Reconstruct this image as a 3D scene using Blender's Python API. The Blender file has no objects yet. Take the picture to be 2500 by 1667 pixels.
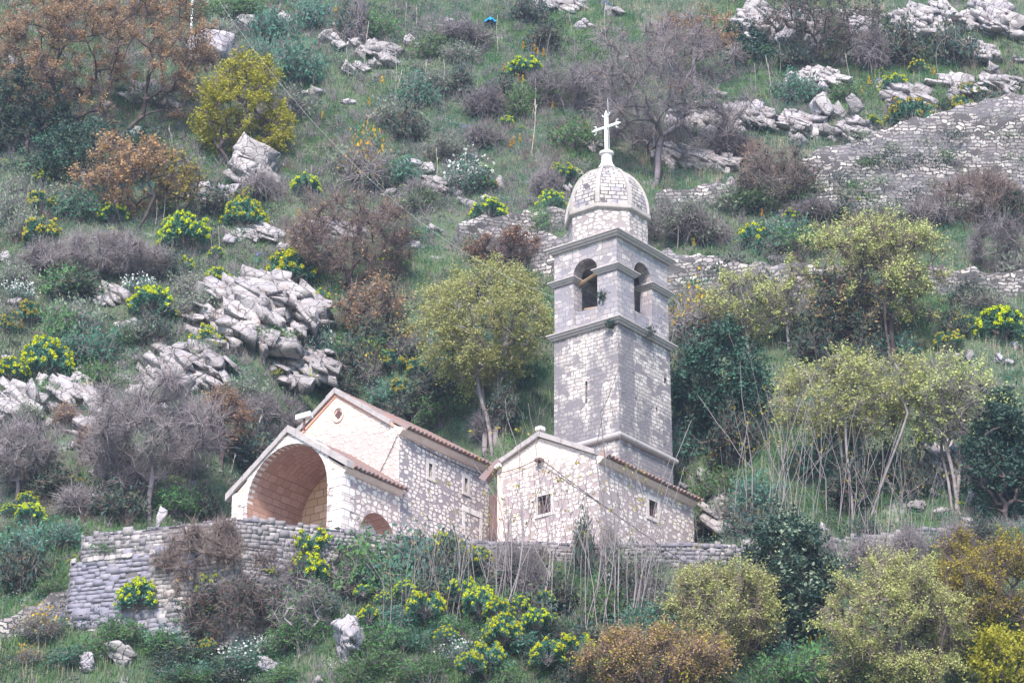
import bpy, bmesh, math, random
import numpy as np
from mathutils import Vector, Matrix
R_ = math.radians
scene = bpy.context.scene
col = scene.collection

# ------------------------------------------------------------------ camera
PITCH = R_(23.0); FPX = 7200.0; CAM = np.array([0, 0, 2.0])
cam = bpy.data.cameras.new('Camera'); cam_o = bpy.data.objects.new('Camera', cam); col.objects.link(cam_o)
cam.sensor_width = 36.0; cam.lens = FPX / 2500 * 36.0
cam.clip_start = 1.0; cam.clip_end = 3000.0
cam_o.location = CAM; cam_o.rotation_euler = (math.pi / 2 + PITCH, 0, 0)
scene.camera = cam_o

# ------------------------------------------------------------------ light
SUN_EL, SUN_AZ = R_(46), R_(-9)         # azimuth measured from behind the camera, negative = left
SUN_STRENGTH, SUN_ANGLE, SKY_STRENGTH, EXPOSURE = 3.7, R_(10), 0.15, 1.07
HAZE = 0.0003
SX, SY = math.sin(SUN_AZ), -math.cos(SUN_AZ)
sun = bpy.data.lights.new('Sun', 'SUN'); sun_o = bpy.data.objects.new('Sun', sun); col.objects.link(sun_o)
sun.energy = SUN_STRENGTH; sun.angle = SUN_ANGLE; sun.color = (1.0, 0.885, 0.775)
sdir = Vector((SX * math.cos(SUN_EL), SY * math.cos(SUN_EL), math.sin(SUN_EL)))
sun_o.rotation_euler = sdir.to_track_quat('Z', 'Y').to_euler()
sun_o.location = (-60, -40, 160)
world = bpy.data.worlds.new('World'); scene.world = world; world.use_nodes = True
wn = world.node_tree; bgn = wn.nodes['Background']
sky = wn.nodes.new('ShaderNodeTexSky'); sky.sky_type = 'NISHITA'; sky.sun_disc = False
sky.sun_elevation = SUN_EL; sky.sun_rotation = math.atan2(sdir.x, sdir.y)
sky.air_density = 1.0; sky.dust_density = 0.4; sky.ozone_density = 2.5
wn.links.new(sky.outputs[0], bgn.inputs[0]); bgn.inputs[1].default_value = SKY_STRENGTH
scene.view_settings.view_transform = 'Standard'; scene.view_settings.look = 'None'
scene.view_settings.exposure = EXPOSURE; scene.view_settings.gamma = 1.0
scene.view_settings.use_curve_mapping = False
scene.cycles.max_bounces = 5; scene.cycles.diffuse_bounces = 3; scene.cycles.glossy_bounces = 2
scene.cycles.transmission_bounces = 3; scene.cycles.transparent_max_bounces = 4; scene.cycles.volume_bounces = 0
scene.cycles.use_denoising = True

# ------------------------------------------------------------------ numeric helpers
F_ = np.array([0, math.cos(PITCH), math.sin(PITCH)]); U_ = np.array([0, -math.sin(PITCH), math.cos(PITCH)])
def ray(px, py):
    px = np.asarray(px, float); py = np.asarray(py, float)
    return F_ + ((px - 1250) / FPX)[..., None] * np.array([1., 0, 0]) + ((833.5 - py) / FPX)[..., None] * U_
def at(px, py, t): return CAM + t * ray(px, py)

def _hash(ix, iy, iz, seed):
    h = (ix.astype(np.int64) * 374761393 + iy.astype(np.int64) * 668265263 + iz.astype(np.int64) * 2147483647 + seed * 1274126177) & 0xffffffff
    h = ((h ^ (h >> 13)) * 1274126177) & 0xffffffff
    h = ((h ^ (h >> 16)) * 2246822519) & 0xffffffff
    return ((h ^ (h >> 15)) & 0xffffff) / float(0xffffff)
def vnoise(x, y, z=0.0, seed=0):
    x, y, z = np.broadcast_arrays(np.asarray(x, float), np.asarray(y, float), np.asarray(z, float))
    ix, iy, iz = np.floor(x), np.floor(y), np.floor(z)
    fx, fy, fz = x - ix, y - iy, z - iz
    fx, fy, fz = [f * f * (3 - 2 * f) for f in (fx, fy, fz)]
    out = 0
    for dx in (0, 1):
        for dy in (0, 1):
            for dz in (0, 1):
                w = (fx if dx else 1 - fx) * (fy if dy else 1 - fy) * (fz if dz else 1 - fz)
                out = out + w * _hash(ix + dx, iy + dy, iz + dz, seed)
    return out
def fbm(x, y, z=0.0, seed=0, octv=4, gain=0.5):
    a, s, n = 0.5, 0.0, 0.0
    for o in range(octv):
        s = s + a * vnoise(np.asarray(x) * 2 ** o, np.asarray(y) * 2 ** o, np.asarray(z) * 2 ** o, seed + o * 17); n += a; a *= gain
    return s / n
def sstep(a, b, x):
    t = np.clip((x - a) / (b - a), 0, 1); return t * t * (3 - 2 * t)

# ------------------------------------------------------------------ church frame of reference
YAW = R_(37.5)
XA = np.array([math.cos(YAW), -math.sin(YAW), 0]); YA = np.array([math.sin(YAW), math.cos(YAW), 0])
ZF = 49.8                                             # terrace floor
O_CH = at(834, 1300, 148.0); O_CH[2] = ZF
O_AN = at(1463, 1331, 150.0); ANZ = O_AN[2] - ZF; O_AN[2] = ZF
O_TW = at(1513, 1095, 156.0); TWZ = O_TW[2] - ZF; O_TW[2] = ZF
CHZ = 51.0013 - ZF
def loc(O, x, y): return O + x * XA + y * YA

WALL_TOP = 50.4
def at_z(px, py, z):
    d = ray(px, py); return CAM + d * ((z - CAM[2]) / d[2])
TERR = [at_z(px, py, WALL_TOP) for px, py in ((200, 1313), (385, 1291), (578, 1269), (723, 1284), (967, 1313), (1191, 1326), (1450, 1331), (1690, 1333), (1867, 1341))]
POLY = np.array([p[:2] for p in TERR[:8]] + [loc(O_AN, 0.7, 9.3)[:2], loc(O_AN, -7.0, 9.6)[:2], loc(O_CH, .6, 12.9)[:2], loc(O_CH, -9.6, 12.9)[:2], loc(O_CH, -8.4, 1.0)[:2], (TERR[0] + np.array([1.0, 4.5, 0]))[:2]])

def poly_dist(x, y):
    P = np.stack([x, y], -1); n = len(POLY); d = np.full(x.shape, 1e9); ins = np.zeros(x.shape, bool)
    for i in range(n):
        a, b = POLY[i], POLY[(i + 1) % n]; e = b - a
        t = np.clip(((P - a) @ e) / (e @ e), 0, 1)
        d = np.minimum(d, np.hypot(*np.moveaxis(P - a - t[..., None] * e, -1, 0)))
        c = (a[1] > y) != (b[1] > y)
        ins ^= c & (x < (b[0] - a[0]) * (y - a[1]) / (b[1] - a[1] + 1e-12) + a[0])
    return np.where(ins, 0.0, d)

def inner_dist(x, y):
    # distance inside the terrace outline (0 outside)
    P = np.stack([x, y], -1); n = len(POLY); d = np.full(x.shape, 1e9); ins = np.zeros(x.shape, bool)
    for i in range(n):
        a, b = POLY[i], POLY[(i + 1) % n]; e = b - a
        t = np.clip(((P - a) @ e) / (e @ e), 0, 1)
        if i < 8: d = np.minimum(d, np.hypot(*np.moveaxis(P - a - t[..., None] * e, -1, 0)))
        c = (a[1] > y) != (b[1] > y)
        ins ^= c & (x < (b[0] - a[0]) * (y - a[1]) / (b[1] - a[1] + 1e-12) + a[0])
    return np.where(ins, d, 0.0)

def terrain(x, y):
    x = np.asarray(x, float); y = np.asarray(y, float)
    b = 45.5 + 1.08 * (y - 138)
    b = b + 4.0 * (vnoise(x / 38, y / 38, seed=3) - .5) * sstep(140, 165, y)
    k = sstep(80, 105, y)
    b = b + k * (2.2 * (fbm(x / 9, y / 9, seed=5) - .5) + 1.0 * (fbm(x / 2.6, y / 2.6, seed=9) - .5))
    b = b + 2.3 * sstep(-13.5, -8.5, x) * sstep(124, 130, y) * (1 - sstep(140, 146, y))
    b = np.minimum(b, 150 + .02 * (y - 236))
    b = np.where(b < 4, 4 * np.exp((np.minimum(b, 4) - 4) / 4) , b) - 4 * np.exp(-2.0)
    b = np.maximum(b, 0) + 0.0
    near = (np.abs(x) < 60) & (y > 120) & (y < 190)
    if near.any():
        d = np.full(x.shape, 1e9); d[near] = poly_dist(x[near], y[near])
        b = np.minimum(b, np.where(d < 1e8, ZF - .02 + 2.4 * d, 1e9))
        dd = np.zeros(x.shape); dd[near] = inner_dist(x[near], y[near])
        b = np.where(dd > .75, ZF - .02, b)
        b = np.where((d == 0) & (dd <= .75), np.minimum(b, ZF - .02), b)
    return b

TS = np.arange(118, 345, 0.4)
def ground(px, py):
    px = np.atleast_1d(np.asarray(px, float)); py = np.atleast_1d(np.asarray(py, float))
    out = np.zeros((len(px), 3))
    for c in range(0, len(px), 200):
        d = ray(px[c:c + 200], py[c:c + 200])
        P = CAM + d[:, None, :] * TS[None, :, None]
        below = P[..., 2] < terrain(P[..., 0], P[..., 1])
        i = np.where(below.any(1), below.argmax(1), len(TS) - 1); i = np.maximum(i, 1)
        lo, hi = TS[i - 1], TS[i]
        for _ in range(8):
            m = (lo + hi) / 2; Q = CAM + d * m[:, None]
            bl = Q[:, 2] < terrain(Q[:, 0], Q[:, 1]); hi = np.where(bl, m, hi); lo = np.where(bl, lo, m)
        out[c:c + 200] = CAM + d * hi[:, None]
    return out
def gnd(px, py): return ground([px], [py])[0]
def depth(P): return float((np.asarray(P) - CAM) @ F_)
def project(P):
    d = np.asarray(P) - CAM; t = d @ F_
    return 1250 + FPX * d[0] / t, 833.5 - FPX * (d @ U_) / t

# ------------------------------------------------------------------ materials
class NT:
    def __init__(s, name):
        s.m = bpy.data.materials.new(name); s.m.use_nodes = True; s.t = s.m.node_tree; s.t.nodes.clear()
        s.out = s.t.nodes.new('ShaderNodeOutputMaterial')
    def n(s, typ, ins=None, **kw):
        nd = s.t.nodes.new('ShaderNode' + typ)
        for k, v in kw.items(): setattr(nd, k, v)
        for k, v in (ins or {}).items():
            so = nd.inputs[k]
            if isinstance(v, bpy.types.NodeSocket): s.t.links.new(v, so)
            elif isinstance(v, bpy.types.Node): s.t.links.new(v.outputs[0], so)
            else:
                if so.type == 'RGBA' and len(v) == 3: v = (*v, 1)
                so.default_value = v
        return nd
    def mix(s, f, a, b, bt='MIX'):
        nd = s.t.nodes.new('ShaderNodeMix'); nd.data_type = 'RGBA'; nd.blend_type = bt
        for so, v in ((nd.inputs[0], f), (nd.inputs[6], a), (nd.inputs[7], b)):
            if isinstance(v, bpy.types.NodeSocket): s.t.links.new(v, so)
            else: so.default_value = (*v, 1) if isinstance(v, tuple) and len(v) == 3 else v
        return nd.outputs[2]
    def math(s, op, a, b=0.0, clamp=False):
        nd = s.n('Math', {0: a, 1: b}, operation=op); nd.use_clamp = clamp; return nd.outputs[0]
    def smooth(s, v, lo, hi):
        nd = s.n('MapRange', {0: v, 1: lo, 2: hi, 3: 0.0, 4: 1.0}, interpolation_type='SMOOTHSTEP'); return nd.outputs[0]
    def noise(s, vec, scale, detail=4.0, rough=.6):
        return s.n('TexNoise', {'Vector': vec, 'Scale': scale, 'Detail': detail, 'Roughness': rough}).outputs[0]
    def ramp(s, f, stops):
        nd = s.n('ValToRGB', {0: f}); e = nd.color_ramp.elements
        while len(e) < len(stops): e.new(.5)
        for i, (p, c) in enumerate(stops): e[i].position = p; e[i].color = (*c, 1)
        return nd.outputs[0]
    def bsdf(s, colr, rough=.85, bump=None, bd=.03, spec=.2, **ex):
        ins = {'Base Color': colr, 'Roughness': rough, 'Specular IOR Level': spec, **ex}
        if bump is not None:
            ins['Normal'] = s.n('Bump', {'Height': bump, 'Distance': bd, 'Strength': 1.0}).outputs[0]
        b = s.n('BsdfPrincipled', ins); s.t.links.new(b.outputs[0], s.out.inputs[0]); return b

def mat_leaf(name, a, b, c=None, trans=.3):
    m = NT(name); g = m.n('NewGeometry'); oi = m.n('ObjectInfo')
    r = g.outputs['Random Per Island']
    cc = m.ramp(r, [(0, a), (.55, b), (1, c or b)])
    v = m.n('HueSaturation', {'Color': cc, 'Hue': m.math('ADD', m.math('MULTIPLY', oi.outputs['Random'], .03), .485), 'Saturation': 1.0, 'Value': m.math('ADD', m.math('MULTIPLY', oi.outputs['Random'], .4), .8)}).outputs[0]
    d = m.n('BsdfPrincipled', {'Base Color': v, 'Roughness': .75, 'Specular IOR Level': .15})
    t = m.n('BsdfTranslucent', {'Color': v})
    x = m.n('MixShader', {0: trans, 1: d.outputs[0], 2: t.outputs[0]})
    m.t.links.new(x.outputs[0], m.out.inputs[0]); return m.m
def mat_plain(name, c, rough=.7, metal=0.0, var=.15, scale=6.0):
    m = NT(name); tc = m.n('TexCoord').outputs['Object']
    n = m.noise(tc, scale)
    cc = m.mix(n, tuple(x * (1 - var) for x in c), tuple(min(1, x * (1 + var)) for x in c))
    m.bsdf(cc, rough, Metallic=metal); return m.m
def mat_bark(name, a, b):
    m = NT(name); tc = m.n('TexCoord').outputs['Object']; oi = m.n('ObjectInfo').outputs['Random']
    n = m.noise(tc, 2.5, 5); cc = m.mix(m.smooth(n, .35, .65), a, b)
    cc = m.mix(m.math('MULTIPLY', oi, .35), cc, tuple(x * .6 for x in b))
    m.bsdf(cc, .9, n, .02); return m.m

def mat_masonry(name, stones, mortar, w, h, e0, e1, warp=.25, buried=.15, weather=None, wcol=(.3, .29, .35), wlo=.5, whi=.62, wstretch=(.35, .12), plaster=None, pcol=(.8, .6, .52), pz=(0, 1), rand=.8, bd=.03, ashlar=False, wetz=None):
    """stonework on metre UVs: u along the wall, v up"""
    m = NT(name); uv = m.n('UVMap').outputs[0]
    nz = m.n('TexNoise', {'Vector': uv, 'Scale': 1.3 / w, 'Detail': 2.0, 'Roughness': .5}).outputs[1]
    off = m.n('VectorMath', {0: nz, 1: (.5, .5, .5)}, operation='SUBTRACT').outputs[0]
    off = m.n('VectorMath', {0: off, 'Scale': warp * w}, operation='SCALE').outputs[0]
    vec = m.n('VectorMath', {0: uv, 1: off}, operation='ADD').outputs[0]
    fine = m.noise(uv, 14, 4, .65); mid = m.noise(uv, 2.1, 4, .6)
    if ashlar:
        br = m.n('TexBrick', {'Vector': vec, 'Color1': (0, 0, 0), 'Color2': (1, 1, 1), 'Mortar': (.5, .5, .5), 'Scale': 1.0, 'Mortar Size': e0, 'Mortar Smooth': e1, 'Bias': 0.0, 'Brick Width': w, 'Row Height': h}, offset=.43, squash=1.35, squash_frequency=3)
        mask = m.math('SUBTRACT', 1.0, br.outputs['Fac']); rnd = br.outputs['Color']
        rr = m.n('SeparateColor', {0: rnd}).outputs[0]
        v2 = m.n('TexVoronoi', {'Vector': m.n('VectorMath', {0: vec, 1: (.8 / w, .8 / h, 1)}, operation='MULTIPLY').outputs[0], 'Scale': 1.0, 'Randomness': .8}, voronoi_dimensions='2D')
        gg = m.n('SeparateColor', {0: v2.outputs['Color']}).outputs[1]
    else:
        sc = m.n('VectorMath', {0: vec, 1: (1 / w, 1 / h, 1)}, operation='MULTIPLY').outputs[0]
        ve = m.n('TexVoronoi', {'Vector': sc, 'Scale': 1.0, 'Randomness': rand}, voronoi_dimensions='2D', feature='DISTANCE_TO_EDGE')
        vf = m.n('TexVoronoi', {'Vector': sc, 'Scale': 1.0, 'Randomness': rand}, voronoi_dimensions='2D', feature='F1')
        d = m.math('ADD', ve.outputs['Distance'], m.math('MULTIPLY', m.math('SUBTRACT', fine, .5), .10))
        mask = m.smooth(d, e0, e1)
        rd = m.math('ADD', vf.outputs['Distance'], m.math('MULTIPLY', m.math('SUBTRACT', fine, .5), .22))
        mask = m.math('MULTIPLY', mask, m.math('SUBTRACT', 1.0, m.smooth(rd, .44, .56)))
        sp = m.n('SeparateColor', {0: vf.outputs['Color']}); rr, gg = sp.outputs[0], sp.outputs[1]
    if buried > 0:
        mask = m.math('MULTIPLY', mask, m.smooth(m.math('ADD', gg, m.math('MULTIPLY', m.math('SUBTRACT', mid, .5), .8)), buried - .06, buried + .06))
    sc_ = m.ramp(rr, [(0, stones[0]), (.5, stones[1]), (1, stones[2])])
    sc_ = m.mix(m.math('MULTIPLY', m.smooth(fine, .42, .7), .35), sc_, tuple(x * .55 for x in stones[0]))
    mo = m.mix(fine, tuple(x * .75 for x in mortar), tuple(x * 1.2 for x in mortar))
    cc = m.mix(mask, mo, sc_)
    if plaster:
        z = m.n('SeparateXYZ', {0: uv}).outputs[1]
        pn = m.math('ADD', z, m.math('MULTIPLY', m.math('SUBTRACT', mid, .5), plaster))
        pm = m.smooth(pn, pz[0], pz[1])
        pc = m.mix(m.smooth(fine, .5, .75), pcol, tuple(x * .82 for x in pcol))
        cc = m.mix(m.math('MULTIPLY', pm, m.smooth(fine, .2, .45)), cc, pc)
    if weather:
        wv = m.n('VectorMath', {0: uv, 1: (wstretch[0], wstretch[1], 1)}, operation='MULTIPLY').outputs[0]
        wn_ = m.noise(wv, 1.0, 6, .68)
        wm = m.math('MULTIPLY', m.smooth(wn_, wlo, whi), weather)
        dk = m.mix(fine, tuple(x * .75 for x in wcol), tuple(x * 1.35 for x in wcol))
        cc = m.mix(wm, cc, dk)
    hgt = m.math('ADD', m.math('MULTIPLY', mask, 1.0), m.math('MULTIPLY', fine, .5))
    m.bsdf(cc, .92, hgt, bd); return m.m

def mat_rock(name, a, b, c, sc=1.0):
    m = NT(name); tc = m.n('TexCoord').outputs['Object']; oi = m.n('ObjectInfo').outputs['Random']
    n1 = m.noise(tc, .7 * sc, 5, .6); n2 = m.noise(tc, 5 * sc, 5, .7)
    st = m.n('VectorMath', {0: tc, 1: (1.6, 1.6, .35)}, operation='MULTIPLY').outputs[0]
    n3 = m.noise(st, 2.2 * sc, 4, .6)
    cc = m.mix(m.smooth(n1, .35, .65), a, b)
    cc = m.mix(m.math('MULTIPLY', m.smooth(n3, .52, .72), .75), cc, c)
    cc = m.mix(m.math('MULTIPLY', m.smooth(n2, .5, .75), .45), cc, tuple(x * .5 for x in b))
    ve = m.n('TexVoronoi', {'Vector': m.n('VectorMath', {0: tc, 1: m.n('VectorMath', {0: m.n('TexNoise', {'Vector': tc, 'Scale': 1.5}).outputs[1], 'Scale': .8}, operation='SCALE').outputs[0]}, operation='ADD').outputs[0], 'Scale': 1.1 * sc}, feature='DISTANCE_TO_EDGE').outputs[0]
    crack = m.smooth(ve, 0.0, .045)
    cc = m.mix(m.math('ADD', m.math('MULTIPLY', crack, .25), .75), tuple(x * .42 for x in b), cc)
    cc = m.n('HueSaturation', {'Color': cc, 'Value': m.math('ADD', m.math('MULTIPLY', oi, .3), .82)}).outputs[0]
    m.bsdf(cc, .92, m.math('ADD', m.math('MULTIPLY', crack, .8), m.math('ADD', m.math('MULTIPLY', n2, .9), n1)), .14); return m.m

MT = {}
WHITE = [(.62, .55, .52), (.76, .69, .65), (.86, .80, .76)]
MT['rubble'] = mat_masonry('white_rubble_wall', WHITE, (.30, .265, .295), .36, .235, .06, .14, buried=.2, warp=.5, rand=.72, weather=.45, wcol=(.33, .30, .32), wlo=.5, whi=.64, wstretch=(.5, .2))
MT['rubble_plain'] = mat_masonry('porch_rubble_wall', WHITE, (.37, .31, .32), .42, .28, .05, .11, buried=.10, rand=.7, warp=.45, plaster=.9, pz=(4.25, 4.75), pcol=(.72, .57, .50))
MT['gable'] = mat_masonry('gable_wall', WHITE, (.56, .46, .44), .44, .26, .05, .11, buried=.22, warp=.5, plaster=2.2, pz=(8.4, 9.6), pcol=(.86, .62, .54))
MT['annexw'] = mat_masonry('annex_rubble_wall', WHITE, (.38, .32, .33), .40, .25, .06, .13, buried=.26, rand=.72, warp=.5, plaster=3.4, pz=(5.6, 7.2), pcol=(.80, .66, .60))
MT['pier'] = mat_masonry('dressed_pier_stone', [(.70, .63, .60), (.78, .72, .70), (.86, .82, .82)], (.40, .36, .40), .62, .42, .018, .3, warp=.10, buried=0, ashlar=True)
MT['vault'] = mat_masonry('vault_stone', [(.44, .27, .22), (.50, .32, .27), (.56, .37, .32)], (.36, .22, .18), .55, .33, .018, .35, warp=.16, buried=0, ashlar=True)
MT['backw'] = mat_masonry('porch_back_stone', [(.62, .42, .28), (.68, .48, .34), (.74, .56, .44)], (.40, .25, .17), .62, .42, .022, .35, warp=.12, buried=0, ashlar=True)
MT['shaft'] = mat_masonry('tower_shaft_stone', [(.44, .40, .385), (.60, .55, .525), (.76, .71, .68)], (.24, .22, .24), .40, .23, .024, .35, warp=.6, buried=.2, ashlar=True, weather=.85, wcol=(.19, .18, .205), wlo=.43, whi=.54, wstretch=(.42, .10))
MT['belfry'] = mat_masonry('belfry_stone', [(.34, .31, .33), (.46, .42, .42), (.60, .56, .55)], (.28, .26, .29), .5, .30, .02, .4, warp=.42, buried=.25, ashlar=True, weather=.75, wcol=(.27, .26, .31), wlo=.45, whi=.6, wstretch=(.7, .4))
MT['drum'] = mat_masonry('drum_stone', [(.52, .48, .46), (.62, .57, .55), (.72, .67, .65)], (.33, .29, .30), .42, .25, .05, .11, buried=.12, warp=.4)
MT['dome'] = mat_masonry('dome_stone', [(.40, .37, .355), (.52, .48, .46), (.64, .60, .57)], (.12, .11, .125), .44, .27, .03, .25, warp=.25, buried=.10, ashlar=True, weather=.7, wlo=.5, whi=.62, wcol=(.2, .19, .24), wstretch=(.7, .7))
MT['dry'] = mat_masonry('dry_stone_wall', [(.22, .205, .24), (.29, .27, .31), (.42, .40, .43)], (.15, .14, .17), .36, .21, .02, .10, buried=.22, warp=.7, weather=.75, wcol=(.20, .19, .245), wlo=.42, whi=.58, wstretch=(.25, .25), bd=.06)
MT['bastion'] = mat_masonry('bastion_stone', [(.36, .33, .36), (.46, .43, .46), (.60, .56, .58)], (.22, .20, .23), .66, .36, .02, .3, warp=.32, buried=.15, ashlar=True, weather=.55, wcol=(.27, .27, .36), wlo=.46, whi=.6, wstretch=(.6, .15), bd=.05)
MT['path'] = mat_masonry('path_wall_stone', [(.19, .18, .185), (.29, .27, .27), (.60, .57, .55)], (.09, .085, .09), .48, .26, .04, .35, warp=.9, buried=.22, ashlar=True, weather=.55, wcol=(.19, .18, .205), wlo=.46, whi=.58, wstretch=(.14, .35), bd=.08)
def mat_blocks(name, stops, wcol, wamt=.6, wlo=.45, whi=.6, ws=.22):
    m = NT(name); tc = m.n('TexCoord').outputs['Object']; r = m.n('NewGeometry').outputs['Random Per Island']
    fine = m.noise(tc, 7, 5, .7); big = m.noise(m.n('VectorMath', {0: tc, 1: (1, 1, .5)}, operation='MULTIPLY').outputs[0], ws, 6, .65)
    c = m.ramp(r, stops); c = m.mix(m.math('MULTIPLY', m.smooth(fine, .45, .72), .5), c, tuple(x * .6 for x in stops[0][1]))
    c = m.mix(m.math('MULTIPLY', m.smooth(big, wlo, whi), wamt), c, m.mix(fine, tuple(x * .7 for x in wcol), tuple(x * 1.4 for x in wcol)))
    m.bsdf(c, .95, fine, .012); return m.m
MT['paleblocks'] = mat_blocks('pale_course_stones', [(0, (.36, .33, .33)), (.5, (.48, .44, .43)), (1, (.66, .61, .59))], (.24, .23, .26), .6, .45, .6, 1.2)
MT['pathblocks'] = mat_blocks('ramp_wall_stones', [(0, (.19, .18, .195)), (.5, (.27, .255, .27)), (.85, (.38, .36, .37)), (1, (.66, .64, .64))], (.185, .175, .215), .7)
MT['dryblocks'] = mat_blocks('terrace_wall_stones', [(0, (.19, .18, .19)), (.5, (.27, .25, .255)), (.85, (.36, .335, .335)), (1, (.52, .49, .48))], (.19, .18, .215), .65)
MT['bastionblocks'] = mat_blocks('bastion_stones', [(0, (.24, .225, .23)), (.5, (.31, .29, .29)), (.85, (.40, .37, .36)), (1, (.54, .50, .48))], (.19, .19, .26), .75, .42, .56, .5)
MT['joint'] = mat_plain('dark_wall_joint', (.14, .13, .14), .95, var=.3)
MT['coping'] = mat_plain('grey_coping_stone', (.40, .37, .375), .9, var=.35, scale=3)
MT['cornice'] = mat_plain('grey_cornice_stone', (.41, .38, .385), .9, var=.35, scale=4)
MT['framestone'] = mat_plain('weathered_frame_stone', (.56, .52, .51), .9, var=.35, scale=5)
MT['ribstone'] = mat_plain('grey_white_rib_stone', (.41, .38, .37), .9, var=.4, scale=2.5)
MT['whitestone'] = mat_plain('pale_dressed_stone', (.74, .71, .71), .85, var=.18, scale=4)
MT['plaster'] = mat_plain('pink_plaster', (.66, .54, .49), .9, var=.2, scale=3)
MT['redplaster'] = mat_plain('red_plaster', (.17, .11, .105), .9, var=.35, scale=2)
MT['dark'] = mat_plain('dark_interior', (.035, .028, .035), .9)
MT['iron'] = mat_plain('rusty_iron', (.13, .08, .08), .8)
MT['wood'] = mat_plain('weathered_wood', (.30, .21, .14), .9, var=.4)
MT['whitemetal'] = mat_plain('white_painted_metal', (.78, .80, .82), .5, var=.06)
MT['cable'] = mat_plain('black_cable', (.05, .045, .05), .7)
MT['wire'] = mat_plain('pale_wire', (.5, .5, .52), .6)
MT['bin'] = mat_plain('green_bin_plastic', (.05, .09, .09), .5)
MT['tarp'] = mat_plain('blue_tarp', (.01, .28, .70), .6)
MT['terrace'] = mat_plain('terrace_paving', (.36, .33, .34), .95, var=.3)
def mk_tile():
    m = NT('clay_roof_tile'); tc = m.n('TexCoord').outputs['Object']
    n = m.noise(tc, 2.0, 5, .65); n2 = m.noise(tc, 9, 3)
    c = m.mix(m.smooth(n, .38, .6), (.36, .20, .16), (.28, .22, .22)); c = m.mix(m.math('MULTIPLY', n2, .5), c, (.24, .20, .21))
    m.bsdf(c, .9, n2, .02); return m.m
MT['tile'] = mk_tile()
MT['rock'] = mat_rock('grey_limestone', (.52, .49, .53), (.41, .385, .43), (.36, .30, .30))
MT['rockw'] = mat_rock('white_limestone', (.47, .445, .455), (.34, .32, .335), (.25, .215, .21))
MT['outcrop'] = mat_rock('bedded_limestone', (.44, .415, .43), (.31, .29, .305), (.29, .22, .19), .8)
# ground
def mk_ground():
    m = NT('hillside_soil'); tc = m.n('TexCoord').outputs['Object']
    n = m.noise(tc, .12, 6, .65); n2 = m.noise(tc, 1.2, 5, .7); n3 = m.noise(tc, .5, 5, .6)
    c = m.ramp(n, [(.3, (.05, .10, .055)), (.5, (.09, .13, .075)), (.7, (.13, .125, .10))])
    c = m.mix(m.smooth(n2, .5, .7), c, (.14, .125, .115)); c = m.mix(m.math('MULTIPLY', m.smooth(n3, .58, .72), .7), c, (.33, .31, .34))
    m.bsdf(c, .95, n2, .25); return m.m
MT['ground'] = mk_ground()
L = {}
L['rust'] = mat_leaf('rusty_brown_leaves', (.32, .19, .115), (.44, .27, .15), (.28, .20, .15))
L['orange'] = mat_leaf('orange_spring_leaves', (.44, .28, .14), (.54, .355, .18), (.40, .26, .15))
L['lime'] = mat_leaf('yellow_green_leaves', (.36, .40, .05), (.46, .48, .06), (.56, .54, .09))
L['sage'] = mat_leaf('pale_sage_leaves', (.37, .41, .165), (.47, .505, .20), (.58, .59, .26))
L['olive'] = mat_leaf('olive_gold_leaves', (.30, .265, .05), (.40, .34, .06), (.48, .42, .09))
L['ever'] = mat_leaf('dark_evergreen_leaves', (.03, .065, .06), (.055, .105, .085), (.085, .135, .10), .15)
L['ivy'] = mat_leaf('ivy_leaves', (.035, .07, .068), (.06, .105, .09), (.11, .12, .07), .15)
L['green'] = mat_leaf('fresh_green_leaves', (.065, .165, .065), (.105, .235, .085), (.165, .28, .10))
L['bluegreen'] = mat_leaf('blue_green_leaves', (.06, .17, .125), (.095, .235, .17), (.15, .29, .20))
L['grey'] = mat_leaf('grey_green_leaves', (.17, .225, .165), (.24, .30, .215), (.32, .37, .27))
L['twig'] = mat_leaf('grey_violet_twigs', (.17, .15, .165), (.24, .215, .23), (.33, .295, .31), 0)
L['browntwig'] = mat_leaf('brown_twigs', (.15, .115, .115), (.235, .18, .17), (.30, .24, .22), 0)
L['spurgeflower'] = mat_leaf('acid_yellow_flower_heads', (.46, .54, .01), (.64, .68, .015), (.74, .70, .04), .25)
L['spurgeold'] = mat_leaf('golden_flower_heads', (.46, .40, .05), (.58, .44, .06), (.50, .50, .06), .25)
L['yellow'] = mat_leaf('golden_broom_flowers', (.60, .38, .02), (.68, .46, .03), (.55, .36, .03), .2)
L['spike'] = mat_leaf('orange_yellow_spikes', (.62, .36, .03), (.70, .46, .04), (.58, .30, .05), .2)
L['white'] = mat_leaf('white_small_flowers', (.62, .66, .64), (.74, .77, .76), (.50, .56, .50), .2)
L['iris'] = mat_leaf('violet_iris_petals', (.30, .28, .62), (.42, .40, .72), (.36, .32, .68), .2)
L['straw'] = mat_leaf('dry_straw', (.34, .29, .22), (.44, .38, .30), (.5, .46, .38), .1)
BK = {'grey': mat_bark('grey_bark', (.22, .19, .20), (.32, .29, .30)), 'dark': mat_bark('dark_bark', (.07, .05, .055), (.13, .10, .10)),
      'pale': mat_bark('pale_sapling_bark', (.27, .24, .255), (.38, .34, .35)), 'violet': mat_bark('violet_grey_bark', (.15, .125, .145), (.23, .20, .225)),
      'stem': mat_bark('dry_stem_bark', (.38, .33, .30), (.50, .45, .41))}

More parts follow.
